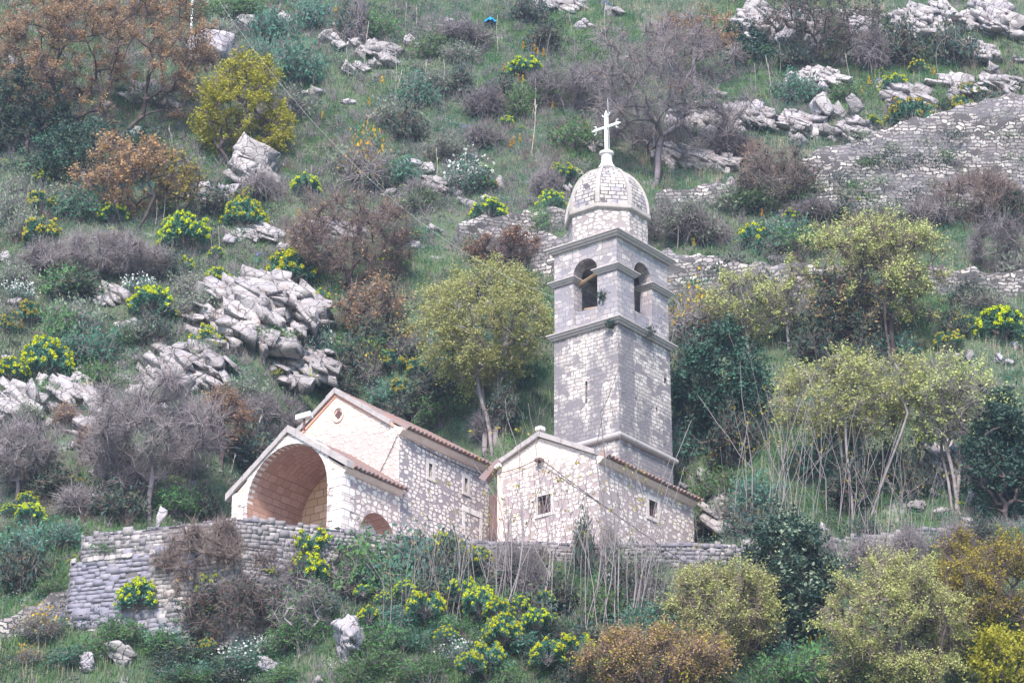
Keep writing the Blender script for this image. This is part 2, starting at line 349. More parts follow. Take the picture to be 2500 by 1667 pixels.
# ------------------------------------------------------------------ object helpers
def empty(name, P, rz=0.0):
    o = bpy.data.objects.new(name, None); col.objects.link(o); o.empty_display_size = .3
    o.location = P; o.rotation_euler = (0, 0, rz); return o
def tag(o, label=None, cat=None, group=None, kind=None):
    if label: o['label'] = label
    if cat: o['category'] = cat
    if group: o['group'] = group
    if kind: o['kind'] = kind
    return o
def mesh_np(name, V, faces, uv=None, smooth=False):
    me = bpy.data.meshes.new(name); V = np.asarray(V, np.float32)
    faces = [np.asarray(f, np.int32) for f in (faces if isinstance(faces, list) else [faces]) if len(f)]
    tot = sum(len(f) for f in faces); nl = sum(f.size for f in faces)
    me.vertices.add(len(V)); me.vertices.foreach_set('co', V.ravel())
    me.loops.add(nl); me.loops.foreach_set('vertex_index', np.concatenate([f.ravel() for f in faces]))
    me.polygons.add(tot)
    me.polygons.foreach_set('loop_start', np.concatenate([[0], np.cumsum(np.concatenate([np.full(len(f), f.shape[1]) for f in faces]))[:-1]]).astype(np.int32))
    if smooth: me.polygons.foreach_set('use_smooth', np.ones(tot, bool))
    me.update(calc_edges=True)
    if uv is not None:
        l = me.uv_layers.new(name='UVMap'); l.data.foreach_set('uv', np.asarray(uv, np.float32).ravel())
    return me
def link(name, me, mats, parent=None, P=None, rz=0.0):
    o = bpy.data.objects.new(name, me); col.objects.link(o)
    for mt in (mats if isinstance(mats, (list, tuple)) else [mats]):
        if mt is not None and len(me.materials) < (len(mats) if isinstance(mats, (list, tuple)) else 1): me.materials.append(mt)
    if parent is not None: o.parent = parent
    if P is not None: o.location = P
    if rz: o.rotation_euler = (0, 0, rz)
    return o
def uvbox(me):
    l = me.uv_layers.get('UVMap') or me.uv_layers.new(name='UVMap')
    for p in me.polygons:
        n = p.normal
        if abs(n.z) < .75:
            t = Vector((-n.y, n.x, 0)).normalized()
            for li in p.loop_indices:
                c = me.vertices[me.loops[li].vertex_index].co; l.data[li].uv = (c.dot(t) + (7.3 if abs(n.x) > abs(n.y) else 0), c.z)
        else:
            for li in p.loop_indices:
                c = me.vertices[me.loops[li].vertex_index].co; l.data[li].uv = (c.x, c.y)
class BM:
    def __init__(s): s.b = bmesh.new()
    def box(s, x0, x1, y0, y1, z0, z1):
        return s.prism_y([(x0, z0), (x1, z0), (x1, z1), (x0, z1)], y0, y1)
    def prism(s, pts0, pts1):
        v0 = [s.b.verts.new(p) for p in pts0]; v1 = [s.b.verts.new(p) for p in pts1]; n = len(v0)
        s.b.faces.new(v0); s.b.faces.new(v1[::-1])
        for i in range(n): s.b.faces.new((v0[(i + 1) % n], v0[i], v1[i], v1[(i + 1) % n]))
        return s
    def prism_y(s, poly, y0, y1): return s.prism([(x, y0, z) for x, z in poly], [(x, y1, z) for x, z in poly])
    def prism_x(s, poly, x0, x1): return s.prism([(x0, y, z) for y, z in poly], [(x1, y, z) for y, z in poly])
    def prism_z(s, poly, z0, z1): return s.prism([(x, y, z0) for x, y in poly], [(x, y, z1) for x, y in poly])
    def tube(s, pts, r, k=6):
        rings = []
        for i, p in enumerate(pts):
            p = Vector(p); a = Vector(pts[max(i - 1, 0)]); b = Vector(pts[min(i + 1, len(pts) - 1)]); d = (b - a).normalized()
            u = d.orthogonal().normalized() if abs(d.z) > .95 else d.cross(Vector((0, 0, 1))).normalized(); w = u.cross(d)
            rr = r[i] if isinstance(r, (list, tuple)) else r
            rings.append([s.b.verts.new(p + (u * math.cos(2 * math.pi * j / k) + w * math.sin(2 * math.pi * j / k)) * rr) for j in range(k)])
        for q in range(len(rings) - 1):
            for j in range(k): s.b.faces.new((rings[q][j], rings[q][(j + 1) % k], rings[q + 1][(j + 1) % k], rings[q + 1][j]))
        s.b.faces.new(rings[0][::-1]); s.b.faces.new(rings[-1]); return s
    def lathe(s, prof, n, cx, cy, a0=0.0):
        rings = [[s.b.verts.new((cx + r * math.cos(a0 + 2 * math.pi * j / n), cy + r * math.sin(a0 + 2 * math.pi * j / n), z)) for j in range(n)] for r, z in prof]
        for q in range(len(rings) - 1):
            for j in range(n): s.b.faces.new((rings[q][j], rings[q][(j + 1) % n], rings[q + 1][(j + 1) % n], rings[q + 1][j]))
        s.b.faces.new(rings[0][::-1]); s.b.faces.new(rings[-1]); return s
    def me(s, name, bevel=0.0, rough=0.0, seed=0):
        bmesh.ops.recalc_face_normals(s.b, faces=s.b.faces)
        if bevel: bmesh.ops.bevel(s.b, geom=s.b.edges[:], offset=bevel, segments=1, affect='EDGES', clamp_overlap=True)
        if rough:
            rng = random.Random(seed)
            for v in s.b.verts: v.co += Vector((rng.uniform(-1, 1), rng.uniform(-1, 1), rng.uniform(-1, 1))) * rough
        m = bpy.data.meshes.new(name); s.b.to_mesh(m); s.b.free(); return m
    def ob(s, name, mat, parent=None, bevel=0.0, uv=True, rough=0.0, seed=0):
        m = s.me(name, bevel, rough, seed)
        if uv: uvbox(m)
        return link(name, m, mat, parent)
def cut(o, cutters):
    """boolean difference, baked"""
    obs = []
    for c in cutters:
        m = c.me('cutter'); k = bpy.data.objects.new('cutter', m); col.objects.link(k); obs.append(k)
        k.parent = o.parent
        md = o.modifiers.new('b', 'BOOLEAN'); md.operation = 'DIFFERENCE'; md.object = k; md.solver = 'EXACT'
    dg = bpy.context.evaluated_depsgraph_get(); dg.update()
    me = bpy.data.meshes.new_from_object(o.evaluated_get(dg)); o.modifiers.clear(); old = o.data; o.data = me; bpy.data.meshes.remove(old)
    for k in obs:
        m = k.data; bpy.data.objects.remove(k); bpy.data.meshes.remove(m)
    uvbox(me); return o
def arch_poly(x0, x1, zb, zs, n=18):
    r = (x1 - x0) / 2; c = (x0 + x1) / 2
    return [(x0, zb), (x1, zb)] + [(c + r * math.cos(math.pi * i / n), zs + r * math.sin(math.pi * i / n)) for i in range(n + 1)]

# ------------------------------------------------------------------ ground sheet
def axis(parts):
    out = []
    for a, b, s in parts: out += list(np.arange(a, b, s))
    return np.array(out)
gx = axis([(-500, -140, 40), (-140, -60, 4), (-60, 60, .5), (60, 140, 4), (140, 501, 40)])
gy = axis([(-120, 60, 20), (60, 112, 2), (112, 240, .5), (240, 300, 3), (300, 601, 50)])
GX, GY = np.meshgrid(gx, gy); GZ = terrain(GX, GY)
nx, ny = len(gx), len(gy); idx = np.arange(nx * ny).reshape(ny, nx)
gf = np.stack([idx[:-1, :-1], idx[:-1, 1:], idx[1:, 1:], idx[1:, :-1]], -1).reshape(-1, 4)
tag(link('hillside', mesh_np('hillside', np.stack([GX, GY, GZ], -1).reshape(-1, 3), gf, smooth=True), MT['ground']), kind='structure')
b = BM(); b.prism_z([tuple(p) for p in (POLY + (POLY.mean(0) - POLY) * .012)], ZF - 4, ZF + .004)
tag(b.ob('terrace_floor', MT['terrace'], uv=False), kind='structure')

# ------------------------------------------------------------------ bits for buildings
def tiled_slope(name, parent, y0, y1, ridge, eave, th=.05, wav=.33, amp=.075):
    """one roof slope: barrel tiles run from the ridge to the eave; ridge/eave = (x,z)"""
    k = 8; ns = max(8, int((y1 - y0) / wav * k)); ys = np.linspace(y0, y1, ns + 1)
    ln = math.hypot(eave[0] - ridge[0], eave[1] - ridge[1]); rows = int(ln / .38)
    vs = []
    for i in range(rows):
        vs += [(i / rows, 0.03), ((i + 1) / rows - 1e-3, 0.0)]
    nx_ = -(eave[1] - ridge[1]) / ln; nz_ = (eave[0] - ridge[0]) / ln
    if nz_ < 0: nx_, nz_ = -nx_, -nz_
    top = []
    w = amp * (np.abs(np.sin(np.pi * (ys - y0) / wav)) * 2 - .6)
    rng = np.random.RandomState(3)
    jit = np.repeat(rng.uniform(-.018, .018, int((y1 - y0) / wav) + 3), k)[:ns + 1]
    for v, up in vs[::-1] if False else vs:
        o = th + amp + w + jit + (0.03 - up)
        x = ridge[0] + (eave[0] - ridge[0]) * v; z = ridge[1] + (eave[1] - ridge[1]) * v
        top.append(np.stack([x + nx_ * o, ys, z + nz_ * o], -1))
    ob_ = amp + w + jit - .03
    bot = [np.stack([eave[0] + nx_ * ob_, ys, eave[1] + nz_ * ob_], -1), np.stack([np.full(ns + 1, ridge[0]), ys, np.full(ns + 1, ridge[1])], -1)]
    G = np.array(top + bot); nr = len(G); V = G.reshape(-1, 3); id_ = np.arange(nr * (ns + 1)).reshape(nr, ns + 1)
    idn = np.vstack([id_, id_[:1]])
    f = np.stack([idn[:-1, :-1], idn[:-1, 1:], idn[1:, 1:], idn[1:, :-1]], -1).reshape(-1, 4)
    me = mesh_np(name, V, f)
    bm = bmesh.new(); bm.from_mesh(me)
    bm.verts.ensure_lookup_table()
    for e in (0, ns):
        try: bm.faces.new([bm.verts[int(id_[r, e])] for r in range(nr)])
        except Exception: pass
    bmesh.ops.recalc_face_normals(bm, faces=bm.faces); bm.to_mesh(me); bm.free()
    return link(name, me, MT['tile'], parent)
def verge(name, parent, y0, y1, pts, th, mat, seed=0):
    """coping along gable: pts (x,z) lower outline, thickness th upward, broken into stones"""
    b = BM()
    rng = random.Random(seed)
    for (xa, za), (xb, zb) in zip(pts[:-1], pts[1:]):
        n = max(2, int(math.hypot(xb - xa, zb - za) / .7))
        for i in range(n):
            s0, s1 = i / n, (i + 1) / n - .004; j = rng.uniform(-.02, .02); t = th + rng.uniform(-.05, .03)
            P = lambda s: (xa + (xb - xa) * s, za + (zb - za) * s)
            (a0, c0), (a1, c1) = P(s0), P(s1)
            b.prism_y([(a0, c0), (a1, c1), (a1, c1 + t), (a0, c0 + t)], y0 + j, y1)
    return b.ob(name, mat, parent)
def window_front(parent, wall_y, x0, x1, z0, z1, frame=.2, grille=True, deep=.3):
    """opening in a front (-y) wall: dark pane behind, stone frame, bars"""
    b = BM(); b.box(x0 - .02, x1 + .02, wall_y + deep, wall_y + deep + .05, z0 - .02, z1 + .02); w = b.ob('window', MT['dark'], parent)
    if frame:
        b = BM(); p = wall_y - .03; q = wall_y + .1
        b.box(x0 - frame, x1 + frame, p, q, z1, z1 + frame * 1.2); b.box(x0 - frame, x1 + frame, p - .03, q, z0 - frame * .8, z0)
        b.box(x0 - frame, x0, p, q, z0 + .002, z1 - .002); b.box(x1, x1 + frame, p, q, z0 + .002, z1 - .002); b.ob('frame', MT['framestone'], w)
    if grille:
        b = BM(); n = 3
        for i in range(n): x = x0 + (x1 - x0) * (i + 1) / (n + 1); b.box(x - .02, x + .02, wall_y + .1, wall_y + .14, z0, z1)
        for i in range(3): z = z0 + (z1 - z0) * (i + 1) / 4; b.box(x0, x1, wall_y + .145, wall_y + .17, z - .015, z + .015)
        b.ob('grille', MT['iron'], w)
    return w
def window_side(parent, wall_x, y0, y1, z0, z1, frame=.2, grille=True, deep=.3, mat=None):
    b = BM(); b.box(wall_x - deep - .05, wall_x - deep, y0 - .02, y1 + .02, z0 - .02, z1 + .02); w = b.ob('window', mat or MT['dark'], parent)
    if frame:
        b = BM(); p = wall_x + .03; q = wall_x - .1
        b.box(q, p, y0 - frame, y1 + frame, z1, z1 + frame * 1.2); b.box(q, p + .03, y0 - frame, y1 + frame, z0 - frame * .8, z0)
        b.box(q, p, y0 - frame, y0, z0 + .002, z1 - .002); b.box(q, p, y1, y1 + frame, z0 + .002, z1 - .002); b.ob('frame', MT['framestone'], w)
    if grille:
        b = BM()
        for i in range(3): y = y0 + (y1 - y0) * (i + 1) / 4; b.box(wall_x - .14, wall_x - .1, y - .02, y + .02, z0, z1)
        for i in range(3): z = z0 + (z1 - z0) * (i + 1) / 4; b.box(wall_x - .17, wall_x - .145, y0, y1, z - .015, z + .015)
        b.ob('grille', MT['iron'], w)
    return w

# ------------------------------------------------------------------ chapel: porch + nave
ch = tag(empty('chapel', O_CH, -YAW), 'small stone chapel with vaulted open porch and tall pink-white gable on the terrace', 'chapel')
Z = CHZ
PW, PE, PA = -7.55, 3.55 + Z, 6.22 + Z
pm = PW / 2
b = BM(); b.prism_y([(PW, -.4), (0, -.4), (0, PE), (pm, PA), (PW, PE)], 0, 4.55)
porch = b.ob('porch', [MT['rubble_plain'], MT['vault'], MT['pier']], ch)
AX0, AX1, ASP = -6.52, -1.02, 2.85 + Z
c1 = BM(); c1.prism_y(arch_poly(AX0, AX1, -1, ASP, 28), -1, 4.2)
c2 = BM(); c2.prism_x(arch_poly(1.38, 4.22, -1, .38 + Z), -2, 1)
cut(porch, [c1, c2])
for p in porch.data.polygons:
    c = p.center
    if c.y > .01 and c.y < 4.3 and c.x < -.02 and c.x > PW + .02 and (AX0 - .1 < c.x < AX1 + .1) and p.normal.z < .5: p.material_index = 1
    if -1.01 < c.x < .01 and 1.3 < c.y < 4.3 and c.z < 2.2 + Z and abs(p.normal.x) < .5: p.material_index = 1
# dressed quoins at the porch corner, voussoirs round the arch
b = BM(); rng = random.Random(5); z = -.3; k = 0
while z < PE - .35:
    hh = rng.uniform(.34, .5); l1, l2 = (.95, .55) if k % 2 else (.6, .9); k += 1
    b.box(-l1, .028, -.03, l2, z, z + hh - .018); z += hh
b.ob('corner_pier', MT['pier'], ch)
b = BM(); z = -.3; k = 0
while z < PE - .2:
    hh = rng.uniform(.32, .45); l1 = (.7, .42)[k % 2]; k += 1
    b.box(PW - .025, PW + l1, -.028, .5, z, z + hh - .018); z += hh
b.ob('corner_pier', MT['pier'], ch)
b = BM(); nv = 27; cxx = (AX0 + AX1) / 2; rr = (AX1 - AX0) / 2
for i in range(nv):
    a0, a1 = math.pi * i / nv, math.pi * (i + .955) / nv; ro = rr + rng.uniform(.36, .5)
    b.prism_y([(cxx + rr * math.cos(a), ASP + rr * math.sin(a)) for a in (a0, a1)] + [(cxx + ro * math.cos(a), ASP + ro * math.sin(a)) for a in (a1, a0)], -.035, .4)
b.ob('arch_ring', MT['pier'], ch)
b = BM(); b.prism_y(arch_poly(AX0 + .01, AX1 - .01, -.3, ASP - .01, 28), 4.18, 4.53); b.ob('back_wall', MT['backw'], ch)
# church door on the porch's back wall, seen through the side arch
d_ = BM(); d_.box(-3.0, -1.55, 4.10, 4.17, 0, 2.5); door = d_.ob('door', MT['iron'], ch)
b = BM(); b.box(-3.35, -3.0, 4.02, 4.17, 0, 2.5); b.box(-1.55, -1.2, 4.02, 4.17, 0, 2.5); b.box(-3.45, -1.1, 3.96, 4.17, 2.5, 2.9); b.box(-3.55, -1.0, 3.9, 4.17, 2.9, 3.05); b.ob('frame', MT['whitestone'], door)
# porch roof
tiled_slope('roof', ch, .35, 4.75, (pm, PA + .06), (.36, PE - .12))
tiled_slope('roof', ch, .35, 4.75, (pm, PA + .06), (PW - .36, PE - .12))
verge('roof_coping', ch, -.16, .42, [(PW - .42, PE - .14), (pm, PA + .05), (.40, PE - .12)], .36, MT['coping'], 2)
b = BM(); b.prism_y([(0.004, PE - .32), (.10, PE - .30), (.28, PE - .14), (.28, PE - .05), (0.004, PE + .05)], .02, 4.55); b.ob('eave_band', MT['plaster'], ch)
# nave
NX0, NX1, NY0, NY1 = -9.0, -.12, 4.56, 12.15
NE, NA = 7.12 + Z, 10.05 + Z; nm = -4.55
b = BM(); b.prism_y([(NX0, -.4), (NX1, -.4), (NX1, NE), (nm, NA), (NX0, NE)], NY0, NY1)
nave = b.ob('nave_wall', [MT['rubble'], MT['gable']], ch)
c1 = BM(); c1.box(-.5, .3, 6.99, 7.30, 5.05 + Z, 5.85 + Z)
c2 = BM(); c2.box(-.5, .3, 10.02, 10.30, 5.10 + Z, 5.92 + Z)
c3 = BM(); c3.box(-.22, .3, 10.1, 11.35, 2.7 + Z, 4.02 + Z)
qx, qz = -4.37, 8.86 + Z
c4 = BM()
c4.lathe([(.12, -.3), (.12, .3)], 14, 0, 0)
cut(nave, [c1, c2]); c3.b.free()
c4.b.free()
for p in nave.data.polygons:
    if p.normal.y < -.7: p.material_index = 1
window_side(ch, NX1, 6.99, 7.30, 5.05 + Z, 5.85 + Z, .2, False)
window_side(ch, NX1, 10.02, 10.30, 5.10 + Z, 5.92 + Z, .2, False)
b = BM(); b.box(NX1 - .3, NX1 + .035, 9.85, 11.55, 4.02 + Z, 4.32 + Z); b.box(NX1 - .2, NX1 + .02, 9.86, 10.1, 2.7 + Z, 4.018 + Z); b.box(NX1 - .2, NX1 + .02, 11.35, 11.55, 2.7 + Z, 4.018 + Z); b.ob('blocked_window_frame', MT['whitestone'], ch)
# quatrefoil: dark four lobes inside a raised ring
b = BM(); T = Matrix.Translation((qx, NY0, qz)) @ Matrix.Rotation(math.pi / 2, 4, 'X')
n = 28; ri = [(.30, .02), (.30, .07), (.40, .07), (.40, .02)]
rings = [[b.b.verts.new(T @ Vector((r * math.cos(2 * math.pi * j / n), r * 1.15 * math.sin(2 * math.pi * j / n), z))) for j in range(n)] for r, z in ri]
for q in range(4):
    for j in range(n): b.b.faces.new((rings[q][j], rings[q][(j + 1) % n], rings[(q + 1) % 4][(j + 1) % n], rings[(q + 1) % 4][j]))
win = b.ob('round_window', MT['plaster'], ch)
b = BM(); off = .012
for dx, dz in ((.12, 0), (-.12, 0), (0, .13), (0, -.13)):
    off += .004; b.prism_y([(qx + dx + .12 * math.cos(2 * math.pi * i / 14), qz + dz + .12 * math.sin(2 * math.pi * i / 14)) for i in range(14)], NY0 - off, NY0 + .02)
b.ob('quatrefoil', MT['iron'], win)
tiled_slope('roof', ch, NY0 + .1, NY1 + .2, (nm, NA + .04), (NX1 + .42, NE - .18))
tiled_slope('roof', ch, NY0 + .1, NY1 + .2, (nm, NA + .04), (NX0 - .42, NE - .18))
verge('roof_coping', ch, NY0 - .18, NY0 + .12, [(NX0 - .45, NE - .18), (nm, NA + .04), (NX1 - .55, NE + .22)], .30, MT['coping'], 4)
b = BM(); b.prism_y([(NX0 + .3, NE - .02), (nm, NA - .12), (NX1 - .4, NE + .10), (NX1 - .4, NE + .30), (nm, NA + .02), (NX0 + .3, NE + .18)], NY0 - .06, NY0 + .03); b.ob('gable_band', mat_plain('salmon_plaster', (.72, .38, .28), .9), ch)
b = BM(); b.prism_y([(NX1 + .004, NE - .45), (NX1 + .10, NE - .42), (NX1 + .30, NE - .22), (NX1 + .30, NE - .1), (NX1 + .004, NE + .02)], NY0 - .1, NY1 + .1); b.ob('eave_band', MT['plaster'], ch)

# ------------------------------------------------------------------ annex
an = tag(empty('annex', O_AN, -YAW), 'low stone annex with two barred windows and tiled eave beneath the bell tower', 'building')
Z = ANZ; AE, AA, AL = 4.86 + Z, 6.72 + Z, 5.72 + Z
b = BM(); b.prism_y([(-6.55, -.4), (0, -.4), (0, AE), (-3.72, AA), (-6.55, AL)], 0, 8.7)
aw = b.ob('wall', MT['annexw'], an)
c1 = BM(); c1.box(-3.90, -3.05, -.5, .36, 2.46 + Z, 3.48 + Z)
c2 = BM(); c2.box(-.36, .5, 4.50, 5.28, 2.86 + Z, 3.80 + Z)
cut(aw, [c1, c2])
window_front(an, 0, -3.90, -3.05, 2.46 + Z, 3.48 + Z, .2)
window_side(an, 0, 4.50, 5.28, 2.86 + Z, 3.80 + Z, .24)
tiled_slope('roof', an, .2, 9.0, (-3.72, AA + .05), (.40, AE - .12))
tiled_slope('roof', an, .2, 9.0, (-3.72, AA + .05), (-6.9, AL - .1))
verge('roof_coping', an, -.2, .25, [(-6.85, AL - .10), (-3.72, AA + .05), (-.02, AE + .04)], .28, MT['coping'], 6)
b = BM(); b.box(-3.95, -3.5, -.22, .2, AA + .36, AA + .62); b.ob('ridge_stone', MT['whitestone'], an, bevel=.05)
b = BM(); b.prism_y([(0.004, AE - .38), (.10, AE - .34), (.28, AE - .16), (.28, AE - .06), (0.004, AE + .03)], .02, 8.68); b.ob('eave_band', MT['plaster'], an)
b = BM(); b.box(-6.55, -6.2, -.03, .2, 1.5 + Z, AL - .1); b.ob('plaster_strip', MT['plaster'], an)
b = BM(); b.box(-8.8, -6.56, 2.2, 2.8, -.4, 5.3 + Z); b.box(-7.3, -6.0, -.3, 2.19, 1.15 + Z, 1.4 + Z); b.ob('red_link_wall', MT['redplaster'], an)
b = BM(); b.prism_y([(-7.6, 5.3 + Z), (-7.2, 5.0 + Z), (-6.2, 5.9 + Z), (-6.4, 6.1 + Z)], -.3, .1); b.ob('roof_gutter', MT['tile'], an)

# ------------------------------------------------------------------ bell tower
tw = tag(empty('bell_tower', O_TW, -YAW), 'tall square stone bell tower with open belfry, ribbed octagonal dome and white cross', 'bell tower')
Z = TWZ; S = 156 / 153.
WX, WY = 4.28, 4.9
ZC2 = 7.40 * S + Z; ZI = 10.52 * S + Z; ZT = 12.50 * S + Z
tap = .06
b = BM(); b.prism([(-WX - tap, -tap, 0), (tap, -tap, 0), (tap, WY + tap, 0), (-WX - tap, WY + tap, 0)], [(-WX, 0, ZC2), (0, 0, ZC2), (0, WY, ZC2), (-WX, WY, ZC2)])
sh = b.ob('shaft', MT['shaft'], tw)
c1 = BM(); c1.box(-2.22, -2.06, -.6, .5, 3.05 * S + Z, 4.3 * S + Z)
cs = [c1]
for y, z, w_, h_ in ((1.52, 3.14, .14, .5), (3.42, 3.14, .16, .5), (4.28, 5.2, .26, .36)):
    c = BM(); c.box(-.4, .4, y, y + w_, z * S + Z - h_ / 2, z * S + Z + h_ / 2); cs.append(c)
cut(sh, cs)
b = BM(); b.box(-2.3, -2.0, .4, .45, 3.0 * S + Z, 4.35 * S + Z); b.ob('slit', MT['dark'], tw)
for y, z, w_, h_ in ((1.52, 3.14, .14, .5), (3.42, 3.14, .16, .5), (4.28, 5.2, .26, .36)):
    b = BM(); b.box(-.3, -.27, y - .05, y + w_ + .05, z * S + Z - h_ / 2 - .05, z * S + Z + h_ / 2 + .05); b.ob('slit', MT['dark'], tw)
def ring_mould(name, zt, prof, x0, x1, y0, y1, mat=None):
    """moulding swept round a rectangle: prof = [(out, down)]"""
    b = BM(); rings = []
    for o, d in prof:
        rings.append([b.b.verts.new(p) for p in ((x0 - o, y0 - o, zt - d), (x1 + o, y0 - o, zt - d), (x1 + o, y1 + o, zt - d), (x0 - o, y1 + o, zt - d))])
    for q in range(len(rings)):
        A_, B_ = rings[q], rings[(q + 1) % len(rings)]
        for j in range(4): b.b.faces.new((A_[j], A_[(j + 1) % 4], B_[(j + 1) % 4], B_[j]))
    return b.ob(name, mat or MT['cornice'], tw)
CP = [(-.3, 0), (.33, 0), (.33, .08), (.26, .11), (.25, .19), (.14, .26), (.12, .34), (-.3, .34)]
ring_mould('cornice', ZC2 + .02, CP, -WX, 0, 0, WY)
ring_mould('cornice', ZT, CP, -WX, 0, 0, WY)
rl = [(.02 + .19 * math.cos(a), .19 - .19 * math.sin(a)) for a in np.linspace(math.pi / 2, -math.pi / 2, 9)]
ring_mould('roll_moulding', .92 * S + Z, [(-.3, 0)] + rl + [(-.3, .38)], -WX - .05, .05, -.05, WY + .05)
# belfry storey: open arches on all four faces, hollow inside
b = BM(); b.box(-WX + .02, -.02, .02, WY - .02, ZC2 - .2, ZT - .1)
bf = b.ob('belfry', MT['belfry'], tw)
SP = 10.62 * S + Z; SILL = 8.52 * S + Z
ox0, ox1 = -2.95, -1.34; oy0, oy1 = 1.62, 3.28
c1 = BM(); c1.prism_y(arch_poly(ox0, ox1, ZC2 + .05, SP), -1, .85)
c2 = BM(); c2.prism_x(arch_poly(oy0, oy1, ZC2 + .05, SP), -.85, 1)
c3 = BM(); c3.box(-WX + .8, -.8, .8, WY - .8, ZC2 + .04, SP + .6)
c4 = BM(); c4.prism_x(arch_poly(oy0, oy1, SILL, SP), -WX - 1, -WX + .85)
cut(bf, [c3]); cut(bf, [c1]); cut(bf, [c2])
b = BM(); b.box(ox0 - .05, ox1 + .05, .22, .7, ZC2 - .05, SILL); b.ob('parapet', MT['belfry'], tw); b = BM(); b.box(-.7, -.22, oy0 - .05, oy1 + .05, ZC2 - .05, SILL); b.ob('parapet', MT['belfry'], tw)
IP = [(-.1, 0), (.27, 0), (.27, .07), (.20, .10), (.18, .17), (.09, .25), (.07, .3), (-.1, .3)]
def impost(x0, x1, y0, y1):
    return ring_mould('impost_cornice', ZI, IP, x0, x1, y0, y1)
impost(ox1 + .04, -.0, .0, oy0 - .04); impost(-WX, ox0 - .04, 0, .84); impost(-.84, 0, oy1 + .04, WY)
b = BM(); b.tube([(ox0 - .2, .5, ZI - .35), (ox1 + .1, .55, ZI + .25)], .1, 5); b.ob('wooden_beam', MT['wood'], tw); b = BM(); b.tube([(ox0 + .1, .9, SILL + .35), (ox1 + .2, 1.0, SILL + .2)], .12, 5); b.ob('wooden_beam', MT['wood'], tw)
b = BM(); prof = [(.05, 1.0), (.2, .97), (.27, .85), (.33, .5), (.42, .2), (.55, .02), (.55, 0), (.4, .02)]
b.lathe([(r, SILL + .75 + h) for r, h in prof], 20, -WX / 2, WY / 2); b.ob('bell', MT['iron'], tw)
# drum
DX, DY = -WX / 2 - .12, WY / 2 - .1
RD = 2.28; A0 = math.pi / 8
ZR = 14.42 * S + Z
b = BM(); b.lathe([(RD, ZT - .05), (RD, ZR - .1)], 8, DX, DY, A0); b.ob('drum', MT['drum'], tw)
b = BM(); b.lathe([(RD - .1, ZR - .18), (RD + .14, ZR - .12), (RD + .20, ZR - .06), (RD + .20, ZR + .16), (RD + .1, ZR + .2), (RD - .3, ZR + .2)], 8, DX, DY, A0); b.ob('dome_ring', MT['ribstone'], tw, bevel=.02)
# dome: eight curved panels with UVs along the surface
ZD0 = ZR + .18; HD = 17.62 * S + Z - ZD0; R0 = RD + .08
def dprof(s):
    a = s * math.pi / 2; return R0 * (math.cos(a) ** .98), ZD0 + HD * math.sin(a) ** 1.02
ss = np.linspace(0, .90, 22); V, Fq, UV = [], [], []
arc = [0.0]
for i in range(1, len(ss)):
    (r0, z0), (r1, z1) = dprof(ss[i - 1]), dprof(ss[i]); arc.append(arc[-1] + math.hypot(r1 - r0, z1 - z0))
for j in range(8):
    a0, a1 = A0 + j * math.pi / 4, A0 + (j + 1) * math.pi / 4
    for i in range(len(ss) - 1):
        q = []
        for s_, a_, k_ in ((i, a0, -1), (i, a1, 1), (i + 1, a1, 1), (i + 1, a0, -1)):
            r, z = dprof(ss[s_]); q.append((DX + r * math.cos(a_), DY + r * math.sin(a_), z)); UV.append((j * 5.37 + k_ * r * math.sin(math.pi / 8), arc[s_]))
        Fq.append(range(len(V), len(V) + 4)); V += q
link('dome', mesh_np('dome', V, np.array([list(f) for f in Fq]), UV), MT['dome'], tw)
for j in range(8):
    a = A0 + j * math.pi / 4; b = BM(); ca, sa = math.cos(a), math.sin(a)
    prev = None
    for i in range(len(ss)):
        r, z = dprof(ss[i]); hw = .13 * (1 - .55 * ss[i]); pr = .07
        c = [Vector((DX + (r + o) * ca - w_ * sa, DY + (r + o) * sa + w_ * ca, z + o * .3)) for o, w_ in ((-.1, -hw), (pr, -hw), (pr, hw), (-.1, hw))]
        cur = [b.b.verts.new(p) for p in c]
        if prev:
            for k in range(4): b.b.faces.new((prev[k], prev[(k + 1) % 4], cur[(k + 1) % 4], cur[k]))
        else: b.b.faces.new(cur)
        prev = cur
    b.b.faces.new(prev[::-1]); b.ob('dome_rib', MT['ribstone'], tw)
rt, zt = dprof(.90)
b = BM(); z1 = zt
b.lathe([(rt + .05, z1 - .1), (rt + .06, z1 + .02), (.56, z1 + .12), (.46, z1 + .26), (.36, z1 + .42), (.31, z1 + .6), (.30, z1 + 1.0), (.40, z1 + 1.04), (.41, z1 + 1.17), (.26, z1 + 1.24), (.12, z1 + 1.32), (.1, z1 + 1.5)], 16, DX, DY); b.ob('dome_finial', MT['whitestone'], tw)
ZX0 = z1 + 1.46; ZX1 = 21.36 * S + Z; ZM = ZX0 + (ZX1 - ZX0) * .55
b = BM(); w_ = .075
b.box(DX - w_, DX + w_, DY - w_, DY + w_, ZX0, ZX1 - .3)
b.prism([(DX - .09, DY - .06, ZX1 - .3), (DX + .09, DY - .06, ZX1 - .3), (DX + .09, DY + .06, ZX1 - .3), (DX - .09, DY + .06, ZX1 - .3)], [(DX - .01, DY - .01, ZX1), (DX + .01, DY - .01, ZX1), (DX + .01, DY + .01, ZX1), (DX - .01, DY + .01, ZX1)])
b.box(DX - .78, DX - w_ - .003, DY - .06, DY + .06, ZM - .07, ZM + .07); b.box(DX + w_ + .003, DX + .78, DY - .06, DY + .06, ZM - .07, ZM + .07)
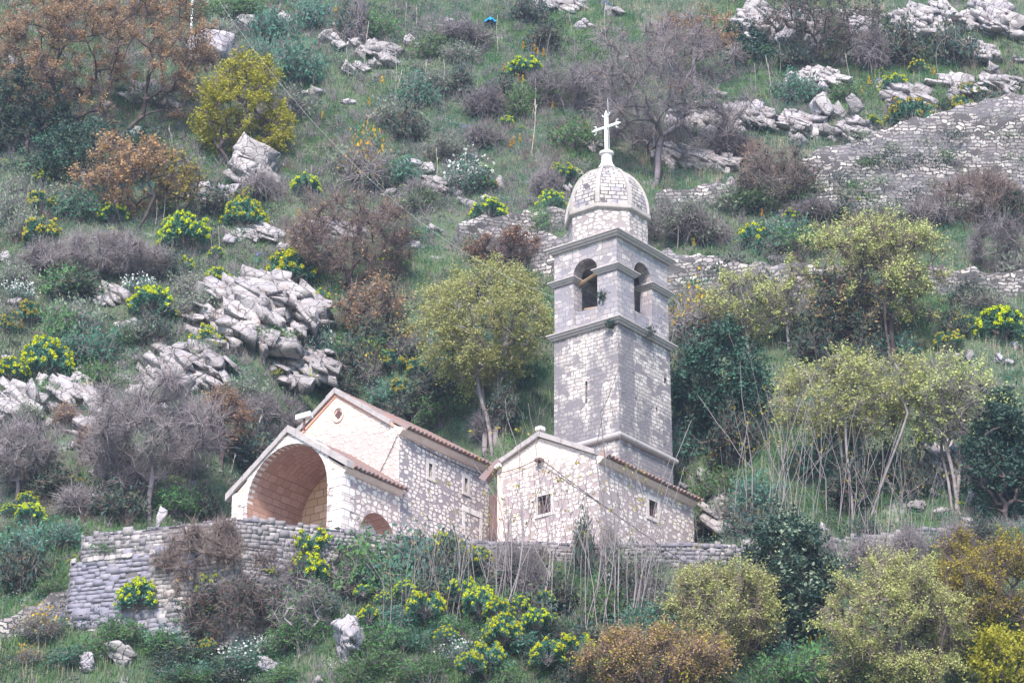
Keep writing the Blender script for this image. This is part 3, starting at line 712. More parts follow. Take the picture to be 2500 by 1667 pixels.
for s_ in (-1, 1):
    b.prism([(DX + s_ * .78, DY - .06, ZM - .09), (DX + s_ * .78, DY + .06, ZM - .09), (DX + s_ * .78, DY + .06, ZM + .09), (DX + s_ * .78, DY - .06, ZM + .09)], [(DX + s_ * 1.02, DY - .01, ZM - .01), (DX + s_ * 1.02, DY + .01, ZM - .01), (DX + s_ * 1.02, DY + .01, ZM + .01), (DX + s_ * 1.02, DY - .01, ZM + .01)])
crs = b.ob('cross', MT['whitemetal'], tw)
for (ex, ez, ux, uz) in ((-.74, ZM, 1, 0), (.74, ZM, -1, 0), (0, ZX1 - .32, 0, -1)):
    b = BM()
    for s_ in (-1, 1):
        pts = []
        for i in range(8):
            t_ = i / 7 * math.pi * 1.15; lx = .10 - .10 * math.cos(t_) ; ly = .10 * math.sin(t_)
            out = .06 + lx; back = -ly + .05
            pts.append((DX + ex + (-ux) * (-back) * -1 + (uz != 0) * s_ * out, DY, ez + (ux != 0) * s_ * out + (-uz) * back * -1 * -1))
        b.tube(pts, .03, 5)
    b.ob('scroll', MT['whitemetal'], crs)
b = BM(); b.tube([(DX + .30, DY - .12, zt - .15), (DX + .26, DY - .1, zt + 2), (DX + .20, DY - .1, 22.0 * S + Z)], .018, 5); b.ob('lightning_rod', MT['wire'], tw)

# ------------------------------------------------------------------ walls on the hillside
ITEMS = []      # (object, short description, category, group) labelled at the end from where they stand
def stone_wall(name, pts, ztop, zbot, thick, mat, label, parent=None, cat='wall', cap=.0, rough=.05, seed=1, batter=.0, step=.55, blocks=None, bh=.24, bl=(.28, .75)):
    """wall along world points; ztop/zbot per point; uneven top course, rough faces"""
    pts = [np.asarray(p, float)[:2] for p in pts]
    P, ZT_, ZB_ = [], [], []
    for i in range(len(pts) - 1):
        n = max(1, int(np.hypot(*(pts[i + 1] - pts[i])) / step))
        for k in range(n):
            f = k / n; P.append(pts[i] * (1 - f) + pts[i + 1] * f); ZT_.append(ztop[i] * (1 - f) + ztop[i + 1] * f); ZB_.append(zbot[i] * (1 - f) + zbot[i + 1] * f)
    P.append(pts[-1]); ZT_.append(ztop[-1]); ZB_.append(zbot[-1]); P = np.array(P); n = len(P)
    T = np.gradient(P, axis=0); T /= np.linalg.norm(T, axis=1)[:, None]; N = np.stack([T[:, 1], -T[:, 0]], -1)   # outward = towards the camera when walking left to right
    rng = np.random.RandomState(seed); ZT_ = np.array(ZT_) + rng.uniform(-1, 1, n) * rough * 1.6
    rows = 8; V = []
    arc = np.concatenate([[0], np.cumsum(np.linalg.norm(np.diff(P, axis=0), axis=1))])
    for r in range(rows + 1):
        f = r / rows; z = np.array(ZB_) * (1 - f) + ZT_ * f
        q = P + N * (rng.uniform(-1, 1, n) * rough + batter * (1 - f))[:, None]
        V.append(np.column_stack([q, z]))
    bk = P - N * thick
    V.append(np.column_stack([bk, ZT_ + rng.uniform(-1, 1, n) * rough])); V.append(np.column_stack([bk, ZB_]))
    G = np.array(V); nr = len(G); id_ = np.arange(nr * n).reshape(nr, n); idn = np.vstack([id_, id_[:1]])
    f = np.stack([idn[:-1, :-1], idn[:-1, 1:], idn[1:, 1:], idn[1:, :-1]], -1).reshape(-1, 4)
    G = G.reshape(-1, 3); c0 = np.array([*P[0], zbot[0]])
    me = mesh_np(name, G - c0, f); bm = bmesh.new(); bm.from_mesh(me); bm.verts.ensure_lookup_table()
    bm.faces.new([bm.verts[int(id_[r, 0])] for r in range(nr)]); bm.faces.new([bm.verts[int(id_[r, -1])] for r in range(nr)])
    bmesh.ops.recalc_face_normals(bm, faces=bm.faces); bm.to_mesh(me); bm.free()
    # uv: along the wall / height, planar on top
    l = me.uv_layers.new(name='UVMap'); u_of = np.tile(arc, nr); w_of = np.concatenate([G.reshape(nr, n, 3)[r, :, 2] for r in range(nr)]); w_of[(nr - 2) * n:(nr - 1) * n] += thick
    vi = np.zeros(len(me.loops), np.int32); me.loops.foreach_get('vertex_index', vi)
    l.data.foreach_set('uv', np.column_stack([u_of[vi], w_of[vi]]).astype(np.float32).ravel())
    if blocks:      # individual stones laid in rough courses in front of a dark core
        tot = arc[-1]; Pi = lambda t: np.array([np.interp(t, arc, P[:, 0]), np.interp(t, arc, P[:, 1])]); Ni = lambda t: np.array([np.interp(t, arc, N[:, 0]), np.interp(t, arc, N[:, 1])])
        BV = []; z = min(ZB_); 
        while z < ZT_.max() + .1:
            h = bh * rng.uniform(.7, 1.35); t = rng.uniform(-.3, 0)
            while t < tot:
                l_ = rng.uniform(*bl) * h / bh; t0, t1 = max(t, 0), min(t + l_, tot); t += l_ + .015
                hz_ = z + .30 * bh * 4 * (vnoise(np.array([t0 * .45]), np.array([z * .7]), seed=seed)[0] - .5)
                if t1 - t0 < .12: continue
                tm = (t0 + t1) / 2; zt_ = np.interp(tm, arc, ZT_) + rng.uniform(-.06, .1); zb_ = np.interp(tm, arc, ZB_)
                if z + h * .5 > zt_ or z + h < zb_: continue
                pm_ = Pi(tm)
                if z + h < terrain(np.array([pm_[0]]), np.array([pm_[1] - .3]))[0] - .5 or rng.rand() < .03: continue
                f = (z - zb_) / max(.1, zt_ - zb_); big2 = rng.rand() < .2; out = .03 + rng.uniform(0, .014) + (.008 if big2 else 0) + batter * (1 - f); q = []
                z_ = hz_; hs = h * (rng.uniform(1.5, 2.0) if big2 else rng.uniform(.9, 1.2))
                for dz in (0, hs - .012):
                    for tt, o_ in ((t0, out), (t1 - .01, out), (t1 - .01, -.12), (t0, -.12)):
                        p_ = Pi(tt) + Ni(tt) * (o_ + rng.uniform(-.010, .010)); q.append((p_[0], p_[1], z_ + dz + rng.uniform(-.03, .03)))
                BV.append(q)
            z += h
        BV = np.array(BV); nb = len(BV); k8 = np.arange(nb)[:, None] * 8
        bf_ = np.concatenate([k8 + np.array([a_]) for a_ in ((3, 2, 1, 0), (4, 5, 6, 7), (0, 1, 5, 4), (1, 2, 6, 5), (2, 3, 7, 6), (3, 0, 4, 7))])
        o = link(name, mesh_np(name, BV.reshape(-1, 3) - c0, bf_), MT[blocks], parent, c0)
        k = link('wall_core', me, MT['joint'], o)
        if label: tag(o, label, cat)
        return o
    o = link(name, me, mat, parent, c0)
    if label: tag(o, label, cat)
    return o
# terrace retaining wall with the bastion at its left end
E_ = lambda p, dx, dy: np.array([p[0] + dx, p[1] + dy, p[2]])
tw_pts = [E_(TERR[0], -.6, 6.5), TERR[0]] + TERR[1:]
rw2 = [at(2055, 1318, 149.5), at(2264, 1290, 151.0), at(2420, 1278, 152.5), at(2620, 1268, 154)]
allp = tw_pts + rw2
zt = [WALL_TOP - .1] + [WALL_TOP] * (len(TERR)) + [p[2] for p in rw2]
zb = [44] * 5 + [43.5] * (len(allp) - 5)
tag(empty('terrace_wall', (TERR[2][0], TERR[2][1], 44)), 'long grey stone retaining wall holding up the chapel terrace', 'wall')
tr = bpy.data.objects['terrace_wall']
w = stone_wall('upper_wall', allp, zt, zb, .6, MT['dry'], None, None, rough=.045, seed=4, blocks='dryblocks', bh=.19, bl=(.16, .46))
w.location = Vector(w.location) - tr.location; w.parent = tr
bp = [E_(TERR[0], -.75, 6.2), E_(TERR[0], -.42, -.30), E_(TERR[1], 0, -.34), (TERR[1] + TERR[2]) / 2 + np.array([0, -.32, 0])]
w = stone_wall('bastion', bp, [48.95, 48.95, 48.95, 48.6], [43.5] * 4, .4, MT['bastion'], None, None, rough=.03, seed=8, batter=.25, blocks='bastionblocks', bh=.25, bl=(.25, .75))
w.location = Vector(w.location) - tr.location; w.parent = tr
b = BM(); rng = random.Random(12)
for i in range(15):     # projecting pale course on top of the bastion
    f0, f1 = i / 15, (i + .97) / 15
    pa = bp[1] + (bp[2] - bp[1]) * f0; pb = bp[1] + (bp[2] - bp[1]) * f1; h = rng.uniform(.20, .30)
    if rng.random() < .25: continue
    b.prism([(pa[0], pa[1] - .12, 48.93), (pb[0], pb[1] - .12, 48.93), (pb[0], pb[1] + .5, 48.93), (pa[0], pa[1] + .5, 48.93)], [(pa[0], pa[1] - .12, 48.93 + h), (pb[0], pb[1] - .12, 48.93 + h), (pb[0], pb[1] + .5, 48.93 + h), (pa[0], pa[1] + .5, 48.93 + h)])
o = b.ob('ledge_course', MT['paleblocks'], None, bevel=.03, rough=.02); o.location = -tr.location; o.parent = tr
b = BM()
for i in range(1, len(allp) - 1):       # coping stones along the parapet
    pa, pb = allp[i], allp[i + 1]; L_ = np.linalg.norm((pb - pa)[:2]); n = int(L_ / .55)
    if i > len(TERR) + 1: break
    for k in range(n):
        p0 = pa + (pb - pa) * (k / n); p1 = pa + (pb - pa) * ((k + .95) / n); h = rng.uniform(.06, .20); y0 = rng.uniform(-.08, .02)
        z0 = p0[2] - .02
        b.prism([(p0[0], p0[1] + y0, z0), (p1[0], p1[1] + y0, z0), (p1[0], p1[1] + .55, z0), (p0[0], p0[1] + .55, z0)], [(p0[0], p0[1] + y0, z0 + h), (p1[0], p1[1] + y0, z0 + h + rng.uniform(-.04, .04)), (p1[0], p1[1] + .55, z0 + h), (p0[0], p0[1] + .55, z0 + h)])
o = b.ob('coping', MT['dry'], None, bevel=.025); o.location = -tr.location; o.parent = tr

def hill_wall(name, tops, bots, thick, mat, label, seed):
    """tops/bots: picture points; the foot stands on the hill, the top is as high as it looks there"""
    g = ground([x for x, y in bots], [y for x, y in bots]); zt_ = []
    for (x, y), p in zip(tops, g):
        d = ray(x, y); k = (p[1] - CAM[1]) / d[1]; zt_.append(CAM[2] + d[2] * k)
    return stone_wall(name, list(g), zt_, [p[2] - 1.6 for p in g], thick, mat, label, rough=.17, seed=seed, step=.45)
hill_wall('path_wall', [(1600, 466), (1720, 450), (1852, 424), (1940, 396), (2029, 361), (2110, 335), (2192, 307), (2290, 281), (2373, 260), (2500, 234), (2620, 210)],
          [(1600, 506), (1720, 500), (1852, 520), (1940, 532), (2029, 538), (2110, 540), (2192, 543), (2290, 546), (2373, 548), (2500, 552), (2620, 555)], 2.2, MT['path'], 'huge pale masonry ramp wall climbing the upper right of the slope', 21)
hill_wall('path_wall', [(1120, 540), (1200, 526), (1318, 513), (1420, 498), (1530, 480)], [(1120, 590), (1200, 578), (1318, 566), (1420, 546), (1530, 522)], 2.0, MT['path'], 'low grey path wall running behind the tower dome towards the dark thorn tree', 22)
hill_wall('path_wall', [(1180, 560), (1260, 556), (1330, 566), (1480, 590), (1596, 604), (1690, 620), (1776, 635), (1870, 642), (1968, 645), (2120, 650)], [(1180, 640), (1260, 650), (1330, 672), (1480, 700), (1596, 712), (1690, 724), (1776, 735), (1870, 738), (1968, 740), (2120, 738)], 2.0, MT['path'], 'grey path wall behind the belfry with a gently sagging top', 23)
hill_wall('path_wall', [(2270, 655), (2326, 658), (2420, 662), (2520, 664), (2620, 668)], [(2270, 720), (2326, 722), (2420, 726), (2520, 730), (2620, 735)], 1.8, MT['path'], 'short grey path wall at the right edge beside the big pale tree', 24)
hill_wall('slanting_wall', [(-60, 1535), (0, 1506), (60, 1478), (120, 1452), (183, 1428)], [(-60, 1590), (0, 1562), (60, 1540), (120, 1520), (183, 1500)], .7, MT['path'], 'low tumbled drystone wall slanting down to the left of the bastion', 25)

# ------------------------------------------------------------------ rocks
def join(parts):
    V, Fs, o = [], {}, 0
    for v, f in parts:
        for q in (f if isinstance(f, list) else [f]): Fs.setdefault(q.shape[1], []).append(q + o)
        V.append(v); o += len(v)
    return np.concatenate(V), [np.concatenate(x) for x in Fs.values()]
_ico = {}
def ico(n):
    if n not in _ico:
        bm = bmesh.new(); bmesh.ops.create_icosphere(bm, subdivisions=n, radius=1.0); bm.verts.ensure_lookup_table()
        _ico[n] = (np.array([v.co[:] for v in bm.verts]), np.array([[v.index for v in f.verts] for f in bm.faces])); bm.free()
    return _ico[n]
def rock_mesh(seed, sx, sy, sz, sub=4, cuts=16, bed=0, blocks=0, dip=(.55, -.2, .8)):
    rng = np.random.RandomState(seed); V, Fc = ico(sub); V = V.copy()
    V *= (1 + .45 * (fbm(V[:, 0] * 1.3 + 5, V[:, 1] * 1.3, V[:, 2] * 1.3, seed, 3) - .5))[:, None]
    for _ in range(cuts):                      # knock flat facets off
        n = rng.normal(size=3); n /= np.linalg.norm(n); d = rng.uniform(.55, .88)
        over = V @ n - d; V -= np.where(over > 0, over, 0)[:, None] * n * .93
    V *= np.array([sx, sy, sz])
    nrm = V / np.linalg.norm(V, axis=1)[:, None]; big = max(sx, sz)
    if blocks:
        dp = np.array(dip) / np.linalg.norm(dip)
        C = rng.uniform(-1.1, 1.1, (blocks, 3)) * np.array([sx, sy, sz])
        st = np.eye(3) + 2.4 * np.outer(dp, dp); A, B = V @ st, C @ st
        d1 = np.full(len(V), 1e9); d2 = d1.copy(); w = np.zeros(len(V), int)
        for i in range(blocks):
            d = np.linalg.norm(A - B[i], axis=1); m1 = d < d1
            d2 = np.where(m1, d1, np.minimum(d2, d)); w = np.where(m1, i, w); d1 = np.where(m1, d, d1)
        off = rng.uniform(-.42, .38, blocks)[w] * (.16 * big if blocks < 200 else .11 * big)
        tilt = (rng.normal(size=(blocks, 3))[w] * (V - C[w])).sum(1) * .07
        V += nrm * (off + tilt - (.07 * big) * np.exp(-(d2 - d1) / (.045 * big)))[:, None]
    fr = 2.2 / big * 1.5
    V += nrm * ((fbm(V[:, 0] * fr, V[:, 1] * fr, V[:, 2] * fr, seed + 3, 4) - .5) * .22 * big)[:, None]
    return V, Fc
def hull_blocks(seed, n, sx, sy, sz, size, bed, flat=.45, sub=2):
    # angular blocks laid along tilted beds, filling an ellipsoid
    rng = np.random.RandomState(seed); out = []; bed = np.array(bed, float) / np.linalg.norm(bed)
    u = np.cross(bed, [0, 1, 0]); u /= np.linalg.norm(u); w = np.cross(bed, u)
    for i in range(n):
        c = rng.normal(size=3); c /= np.linalg.norm(c); c *= rng.uniform(.25, .92) if n > 1 else 0; c[1] = -abs(c[1]) * .8 if n > 8 else c[1] * .6
        c = c * np.array([sx, sy, sz]); L_ = size * rng.uniform(.55, 1.5)
        A = np.stack([u + rng.normal(size=3) * .16, w + rng.normal(size=3) * .16, bed + rng.normal(size=3) * .16])
        q = rng.uniform(-1, 1, (16, 3)); q = np.sign(q) * np.abs(q) ** .45
        pts = c + (q * np.array([L_, L_ * rng.uniform(.6, .95), L_ * flat * rng.uniform(.7, 1.4)])) @ A
        bm = bmesh.new(); [bm.verts.new(p) for p in pts]; r = bmesh.ops.convex_hull(bm, input=bm.verts[:])
        bmesh.ops.delete(bm, geom=[v for v in bm.verts if not v.link_faces], context='VERTS'); bmesh.ops.triangulate(bm, faces=bm.faces[:])
        for _ in range(sub): bmesh.ops.subdivide_edges(bm, edges=bm.edges[:], cuts=1, use_grid_fill=True); bmesh.ops.triangulate(bm, faces=bm.faces[:])
        bm.verts.ensure_lookup_table(); bm.verts.index_update()
        V = np.array([v.co[:] for v in bm.verts]); Fc = np.array([[v.index for v in f.verts] for f in bm.faces]); bm.free()
        k = 2.6 / L_; d = np.stack([fbm(V[:, 0] * k, V[:, 1] * k, V[:, 2] * k, seed + i * 3 + a_, 3) for a_ in range(3)], -1) - .5
        out.append((V + d * L_ * .20, Fc))
    return join(out)
def rock(px, py, w, h, seed, label=None, mat='rock', sub=4, blocks=0, name='rock', desc='grey boulder', sink=.3, cuts=16, group=None, dip=(.55, -.2, .8)):
    P = gnd(px, py + h * .30); m = depth(P) / FPX; sx, sz = w / 2 * m * 1.06, h / 2 * m * 1.08
    if name == 'rock_outcrop': V, Fc = join([rock_mesh(seed, sx * .74, (sx + sz) * .33, sz * .74, 5, 20, 0, 60, dip), hull_blocks(seed, max(40, int(sx * sz * 13)), sx * .97, (sx + sz) * .45, sz * .97, .85 if w > 300 else .66, dip, .32, 1)]); Fc = Fc[0]
    elif seed % 4 == 0: V, Fc = rock_mesh(seed, sx, (sx + sz) * .5, sz, sub, cuts + 8, 0, blocks, dip)
    else:
        rq = random.Random(seed); V, Fc = hull_blocks(seed, 3 + seed % 4 + int(w * h / 1500), sx * .75, sx * .6, sz * .75, min(sx, sz) * .62, (rq.uniform(.2, .9), rq.uniform(-.4, .2), rq.uniform(.5, 1)), .62, 2); Fc = Fc[0]
    if sub >= 4:
        me = mesh_np(name, V, Fc)
    else: me = mesh_np(name, V, Fc)
    d = ray(px, py); c = CAM + d * ((P[1] + sx * .12 - CAM[1]) / d[1])
    if name == 'rock_outcrop':                     # lies along the slope instead of sitting on it
        P = gnd(px, py + h * .05); n_ = np.array([0, -math.sin(R_(47)), math.cos(R_(47))]); up = np.array([0, math.cos(R_(47)), math.sin(R_(47))])
        V = V / np.array([1, (sx + sz) * .5, sz]) * np.array([1, min(sx, sz) * .8, sz / .60]); V = np.outer(V[:, 0], [1, 0, 0]) - np.outer(V[:, 1], n_) + np.outer(V[:, 2], up); c = P + n_ * .02 * sz
        me = mesh_np(name, V, Fc)
    rz_ = 0
    o = link(name, me, MT[mat], None, c)
    if label: tag(o, label, 'rock', group)
    else: ITEMS.append((o, desc, 'rock', group, (px, py)))
    return o
rock(620, 775, 350, 285, 101, 'huge pale outcrop of tilted cracked limestone beds above the chapel', 'outcrop', 6, 420, 'rock_outcrop')
rock(452, 905, 265, 160, 102, 'slanting grey rock outcrop below and left of the largest outcrop', 'outcrop', 6, 160, 'rock_outcrop')
rock(728, 893, 230, 140, 103, 'broken pale rock ledge just above the chapel gable', 'outcrop', 5, 130, 'rock_outcrop')
rock(852, 1562, 95, 190, 104, 'tall narrow grey boulder standing among green plants in the bottom middle', 'rock', 5, 40, 'rock')
rock(614, 572, 175, 44, 105, 'low rubbly ledge of pale stones over the largest outcrop', 'rockw', 5, 130, 'rock_outcrop')
rock(2029, 272, 165, 62, 106, 'long pale block of rock with a dark hollow under it above the ramp wall', 'rockw', 5, 16, 'rock')
rock(513, 122, 100, 95, 107, 'pointed grey boulder at the foot of the white pole', 'rock', 5, 8, 'rock')
ROCKS = [(820,555,110,55),(760,600,70,40),(700,610,60,40),(560,590,50,35),(20,1010,70,60),(110,930,60,40),(200,905,50,35),(260,1000,60,50),(270,1060,50,40),(30,1100,60,50),(180,1090,60,35),(330,960,60,60),(390,1000,70,50),(560,1000,60,40),(250,1150,60,40),(320,1190,70,35),(480,15,80,50),(560,40,60,40),(390,20,60,40),(700,50,50,40),(760,230,60,30),(1420,60,70,40),(1500,30,50,40),(1290,15,60,30),(2290,1170,70,60),(2330,1100,60,50),(2400,1090,70,50),(2260,1150,50,40),(2300,1250,50,30),(2420,1160,60,50),(1690,1010,50,40),(1660,1200,50,40),(1830,1330,50,30),(2010,1290,60,25),(1990,430,40,30),(1720,330,60,50),(1640,300,50,40),(1750,230,50,40),(1990,110,60,50),(2090,80,60,50),(2170,90,60,40),(2350,60,60,60),(2390,15,50,40),(2160,215,50,35),(2320,235,50,40),(2440,180,60,40),(2470,240,40,30),(950,480,60,30),(1010,600,70,35),(1060,560,50,30),(640,430,70,60),(560,470,60,50),(330,330,50,40),(420,260,50,40),(260,260,40,30),(75,160,40,40),(603,65,85,50),(101,150,45,50),(29,148,25,35),(361,224,110,50),(387,253,40,30),(506,484,90,70),(615,398,100,110),(199,459,60,45),(419,434,55,40),(145,238,30,20),
 (1097,58,50,40),(1079,97,35,25),(1130,228,60,35),(1224,285,50,20),(899,340,40,28),(909,289,70,20),(1000,401,75,25),(1083,455,50,30),(1141,495,45,35),(1184,488,25,25),(1217,455,30,50),(1455,361,45,45),(1408,423,40,28),(1390,466,35,28),(1047,416,50,40),(1629,376,60,45),(1350,15,90,40),(1347,388,30,12),(848,250,40,20),
 (1852,29,90,70),(1932,47,60,80),(1917,101,45,60),(2228,47,90,80),(2300,29,60,60),(2445,36,90,80),(2470,69,50,60),(1939,202,80,60),(2011,217,60,45),(2037,148,55,45),(1784,300,60,80),(1852,278,80,60),(1939,289,55,55),(2033,332,85,60),(2098,314,40,55),(1950,347,50,50),(2243,238,70,55),(2279,275,30,30),(2347,210,60,60),(2413,202,60,35),(2188,253,45,30),(2402,134,80,35),(2481,148,40,30),(1704,275,80,70),(1682,390,70,60),(1769,412,80,35),
 (311,803,75,45),(40,738,45,35),(267,723,50,25),(249,655,35,30),(22,630,35,40),(47,966,90,70),(163,955,70,60),(217,987,60,40),(72,984,60,60),(18,879,35,25),(119,1038,50,40),(260,619,35,18),(130,985,50,45),(60,1050,70,40),
 (2347,875,75,30),(2445,879,60,40),(1997,839,40,30),(1903,633,75,20),(2481,846,30,25),(1664,1052,55,70),
 (300,1602,65,60),(213,1620,55,55),(54,1548,80,30),(25,1331,30,20),(650,1627,50,60),(777,1660,30,25),(585,1642,45,50),
 (1769,1230,85,35),(1784,1298,60,40),(1715,1161,50,45),(1755,1327,35,20),(2355,1154,130,80),(2243,1237,40,40),(2376,1215,45,40),(2275,1205,30,40),(2318,1129,70,50),(2358,1270,35,20),(1720,1290,40,40)]
PILE = [(859,83,40,60),(866,108,45,45),(906,119,45,40),(884,133,40,35),(953,155,60,45),(913,159,45,40),(852,173,45,40),(1003,105,50,40),(802,90,50,50),(820,112,55,45),(880,165,50,35),(835,60,50,35),(970,130,40,35)]
OUT = [(1960,60,120,120),(2105,55,150,90),(2000,198,150,85),(1955,312,130,95),(2085,325,110,75),(2335,215,140,75),(2365,130,150,90),(1640,380,110,75),(2445,205,110,55),(1870,65,150,140),(2265,60,190,150),(2440,62,140,130),(1830,292,180,105),(2225,245,170,90),(1700,300,120,110),(1725,398,170,70),(60,985,170,140),(185,965,150,105),(1370,18,160,60),(2340,1150,190,140),(1800,1265,180,80),(800,568,170,70),(620,425,130,120),(500,495,130,90),(365,238,150,60),(1085,455,110,55),(250,720,120,50),(250,1045,150,80),(930,130,120,70)]
for i, (x, y, w, h) in enumerate(OUT): rock(x, y, w, h, 601 + i, None, ('rockw', 'outcrop')[i % 2], name='rock_outcrop', desc=('broad ' if w >= 170 else '') + ('pale', 'grey')[i % 2] + ' jagged rock outcrop', group='jagged outcrops')
for i, (x, y, w, h) in enumerate(ROCKS):
    rock(x, y, w, h, 200 + i, None, ('rockw', 'rock')[i % 3 == 0], 5 if w * h > 2600 else 4, 22 if w * h > 3000 else 9, desc=('big ' if w * h > 4500 else 'small ' if w * h < 1300 else '') + ('pale boulder', 'grey boulder')[i % 3 == 0], group='boulders on the hillside')
for i, (x, y, w, h) in enumerate(PILE):
    rock(x, y, w, h, 400 + i, None, 'rockw', 4, 5, desc='pale boulder in the heap', group='heaped pale boulders')

# ------------------------------------------------------------------ vegetation builders
def leaf_quads(C, size, rng, aspect=.5, flat=0.0, sizevar=.4):
    n = len(C); u = rng.normal(size=(n, 3)); u[:, 2] *= (1 - flat); u /= np.linalg.norm(u, axis=1)[:, None] + 1e-9
    v = rng.normal(size=(n, 3)); v -= (v * u).sum(1)[:, None] * u; v /= np.linalg.norm(v, axis=1)[:, None] + 1e-9
    s = (size * (1 + sizevar * rng.uniform(-1, 1, n)))[:, None]
    V = np.stack([C - u * s, C - v * s * aspect, C + u * s, C + v * s * aspect], 1).reshape(-1, 3)
    return V, np.arange(4 * n).reshape(n, 4)
def blades(C, h, w, rng, lean=.35):
    """grass blades: one bent triangle pair each"""
    n = len(C); a = rng.uniform(0, 2 * math.pi, n); hh = h * rng.uniform(.5, 1.2, n); ln = lean * rng.uniform(.2, 1.4, n)
    d = np.stack([np.cos(a), np.sin(a), np.zeros(n)], -1); s = np.stack([-np.sin(a), np.cos(a), np.zeros(n)], -1) * (w * rng.uniform(.6, 1.3, n))[:, None]
    m = C + d * (hh * ln * .35)[:, None] + np.array([0, 0, 1.]) * (hh * .6)[:, None]
    t = C + d * (hh * ln)[:, None] + np.array([0, 0, 1.]) * hh[:, None]
    V = np.stack([C - s, C + s, m + s * .7, m - s * .7, t], 1).reshape(-1, 3); i = np.arange(n)[:, None] * 5
    return V, [np.hstack([i, i + 1, i + 2, i + 3]), np.hstack([i + 3, i + 2, i + 4])]
def tubes(p0, p1, r0, r1, k=4):
    n = len(p0); d = p1 - p0; d /= np.linalg.norm(d, axis=1)[:, None] + 1e-9
    ref = np.where(np.abs(d[:, 2:3]) > .9, np.array([[1., 0, 0]]), np.array([[0, 0, 1.]]))
    u = np.cross(d, ref); u /= np.linalg.norm(u, axis=1)[:, None] + 1e-9; w = np.cross(u, d)
    V = []
    for P, r in ((p0, r0), (p1, r1)):
        for j in range(k):
            a = 2 * math.pi * j / k; V.append(P + (u * math.cos(a) + w * math.sin(a)) * r[:, None])
    V = np.stack(V, 1).reshape(-1, 3); b = np.arange(n)[:, None] * 2 * k
    f = [np.hstack([b + j, b + (j + 1) % k, b + k + (j + 1) % k, b + k + j]) for j in range(k)]
    return V, np.concatenate(f)
def skeleton(rng, trunks, targets, seg=.45, wander=.12):
    """grow branches from the trunk polylines to every target; returns nodes, parent, radius weight"""
    N, Pa = [], []
    for tr_ in trunks:
        for i, p in enumerate(tr_): N.append(np.array(p, float)); Pa.append(-1 if i == 0 else len(N) - 2)
    top = np.array(trunks[0][-1]); order = np.argsort(np.linalg.norm(targets - top, axis=1))
    buf = np.zeros((len(N) + len(targets) * 14, 3)); n = len(N); buf[:n] = N
    plen = np.zeros(len(buf)); start = min(2, len(trunks[0]) - 1)
    ok = np.ones(len(buf), bool)
    c = 0
    for tr_ in trunks:
        ok[c:c + max(1, len(tr_) // 2)] = False; c += len(tr_)
    ends = []
    for t in targets[order]:
        d = np.linalg.norm(buf[:n] - t, axis=1) + .25 * plen[:n] + np.where(buf[:n, 2] > t[2] + .3, .6, 0) + np.where(ok[:n], 0, 50)
        j = int(np.argmin(d)); a = buf[j].copy(); L_ = np.linalg.norm(t - a); k = int(min(12, max(1, round(L_ / seg)))); prev = j
        lift = np.array([0, 0, 1.]) * L_ * .12
        for q in range(1, k + 1):
            f = q / k; p = a + (t - a) * f + lift * math.sin(math.pi * f) + rng.normal(size=3) * wander * seg * (0 if q == k else 1)
            buf[n] = p; Pa.append(prev); plen[n] = plen[prev] + L_ / k; prev = n; n += 1
        ends.append(prev)
    w = np.zeros(n); 
    for e in ends: w[e] += 1
    for i in range(n - 1, -1, -1):
        if Pa[i] >= 0: w[Pa[i]] += w[i]
    return buf[:n], np.array(Pa), w, np.array(ends)
def branch_mesh(nodes, par, w, rtrunk, rtip, k=5):
    i = np.where(par >= 0)[0]; r = rtip + (rtrunk - rtip) * (np.maximum(w, .3) / w.max()) ** .55
    return tubes(nodes[par[i]], nodes[i], r[par[i]] * .98 + .0 * r[i], r[i], k)
def twig_cloud(rng, ends, n, length, r, up=.25):
    """fine forked twigs from every branch end"""
    i = rng.randint(0, len(ends), n); p = ends[i]; d = rng.normal(size=(n, 3)); d[:, 2] += up; d /= np.linalg.norm(d, axis=1)[:, None]
    L_ = length * rng.uniform(.5, 1.3, n)[:, None]; m = p + d * L_ * .5; e = d + rng.normal(size=(n, 3)) * .35; e /= np.linalg.norm(e, axis=1)[:, None]; q = m + e * L_ * .5
    rr = np.full(n, r); return join([tubes(p, m, rr, rr * .8, 3), tubes(m, q, rr * .8, rr * .4, 3)]), np.concatenate([q, m])
def crown_targets(rng, n, c, r, hollow=.55, lobes=7, low=-.95):
    """points in an uneven crown: clumps and gaps from noise, a ragged outline, thinner below"""
    sd = rng.randint(10000); out = []
    while len(out) < n:
        P = rng.uniform(-1.15, 1.15, (4000, 3)); d = np.linalg.norm(P, axis=1) + 1e-9; D = P / d[:, None]
        edge = .62 + .75 * fbm(D[:, 0] * 1.7 + 9, D[:, 1] * 1.7, D[:, 2] * 1.7, sd, 3) - .12 * np.maximum(0, -D[:, 2])
        clump = fbm(P[:, 0] * 2.6, P[:, 1] * 2.6, P[:, 2] * 3.2 + 4, sd + 5, 2)
        k = (d < edge) & (clump > .47) & (rng.rand(len(P)) < .25 + .75 * np.clip(d / edge, 0, 1) ** 2) & (P[:, 2] > low)
        out += list(P[k])
    return np.array(out[:n]) * np.array(r) + np.array(c)
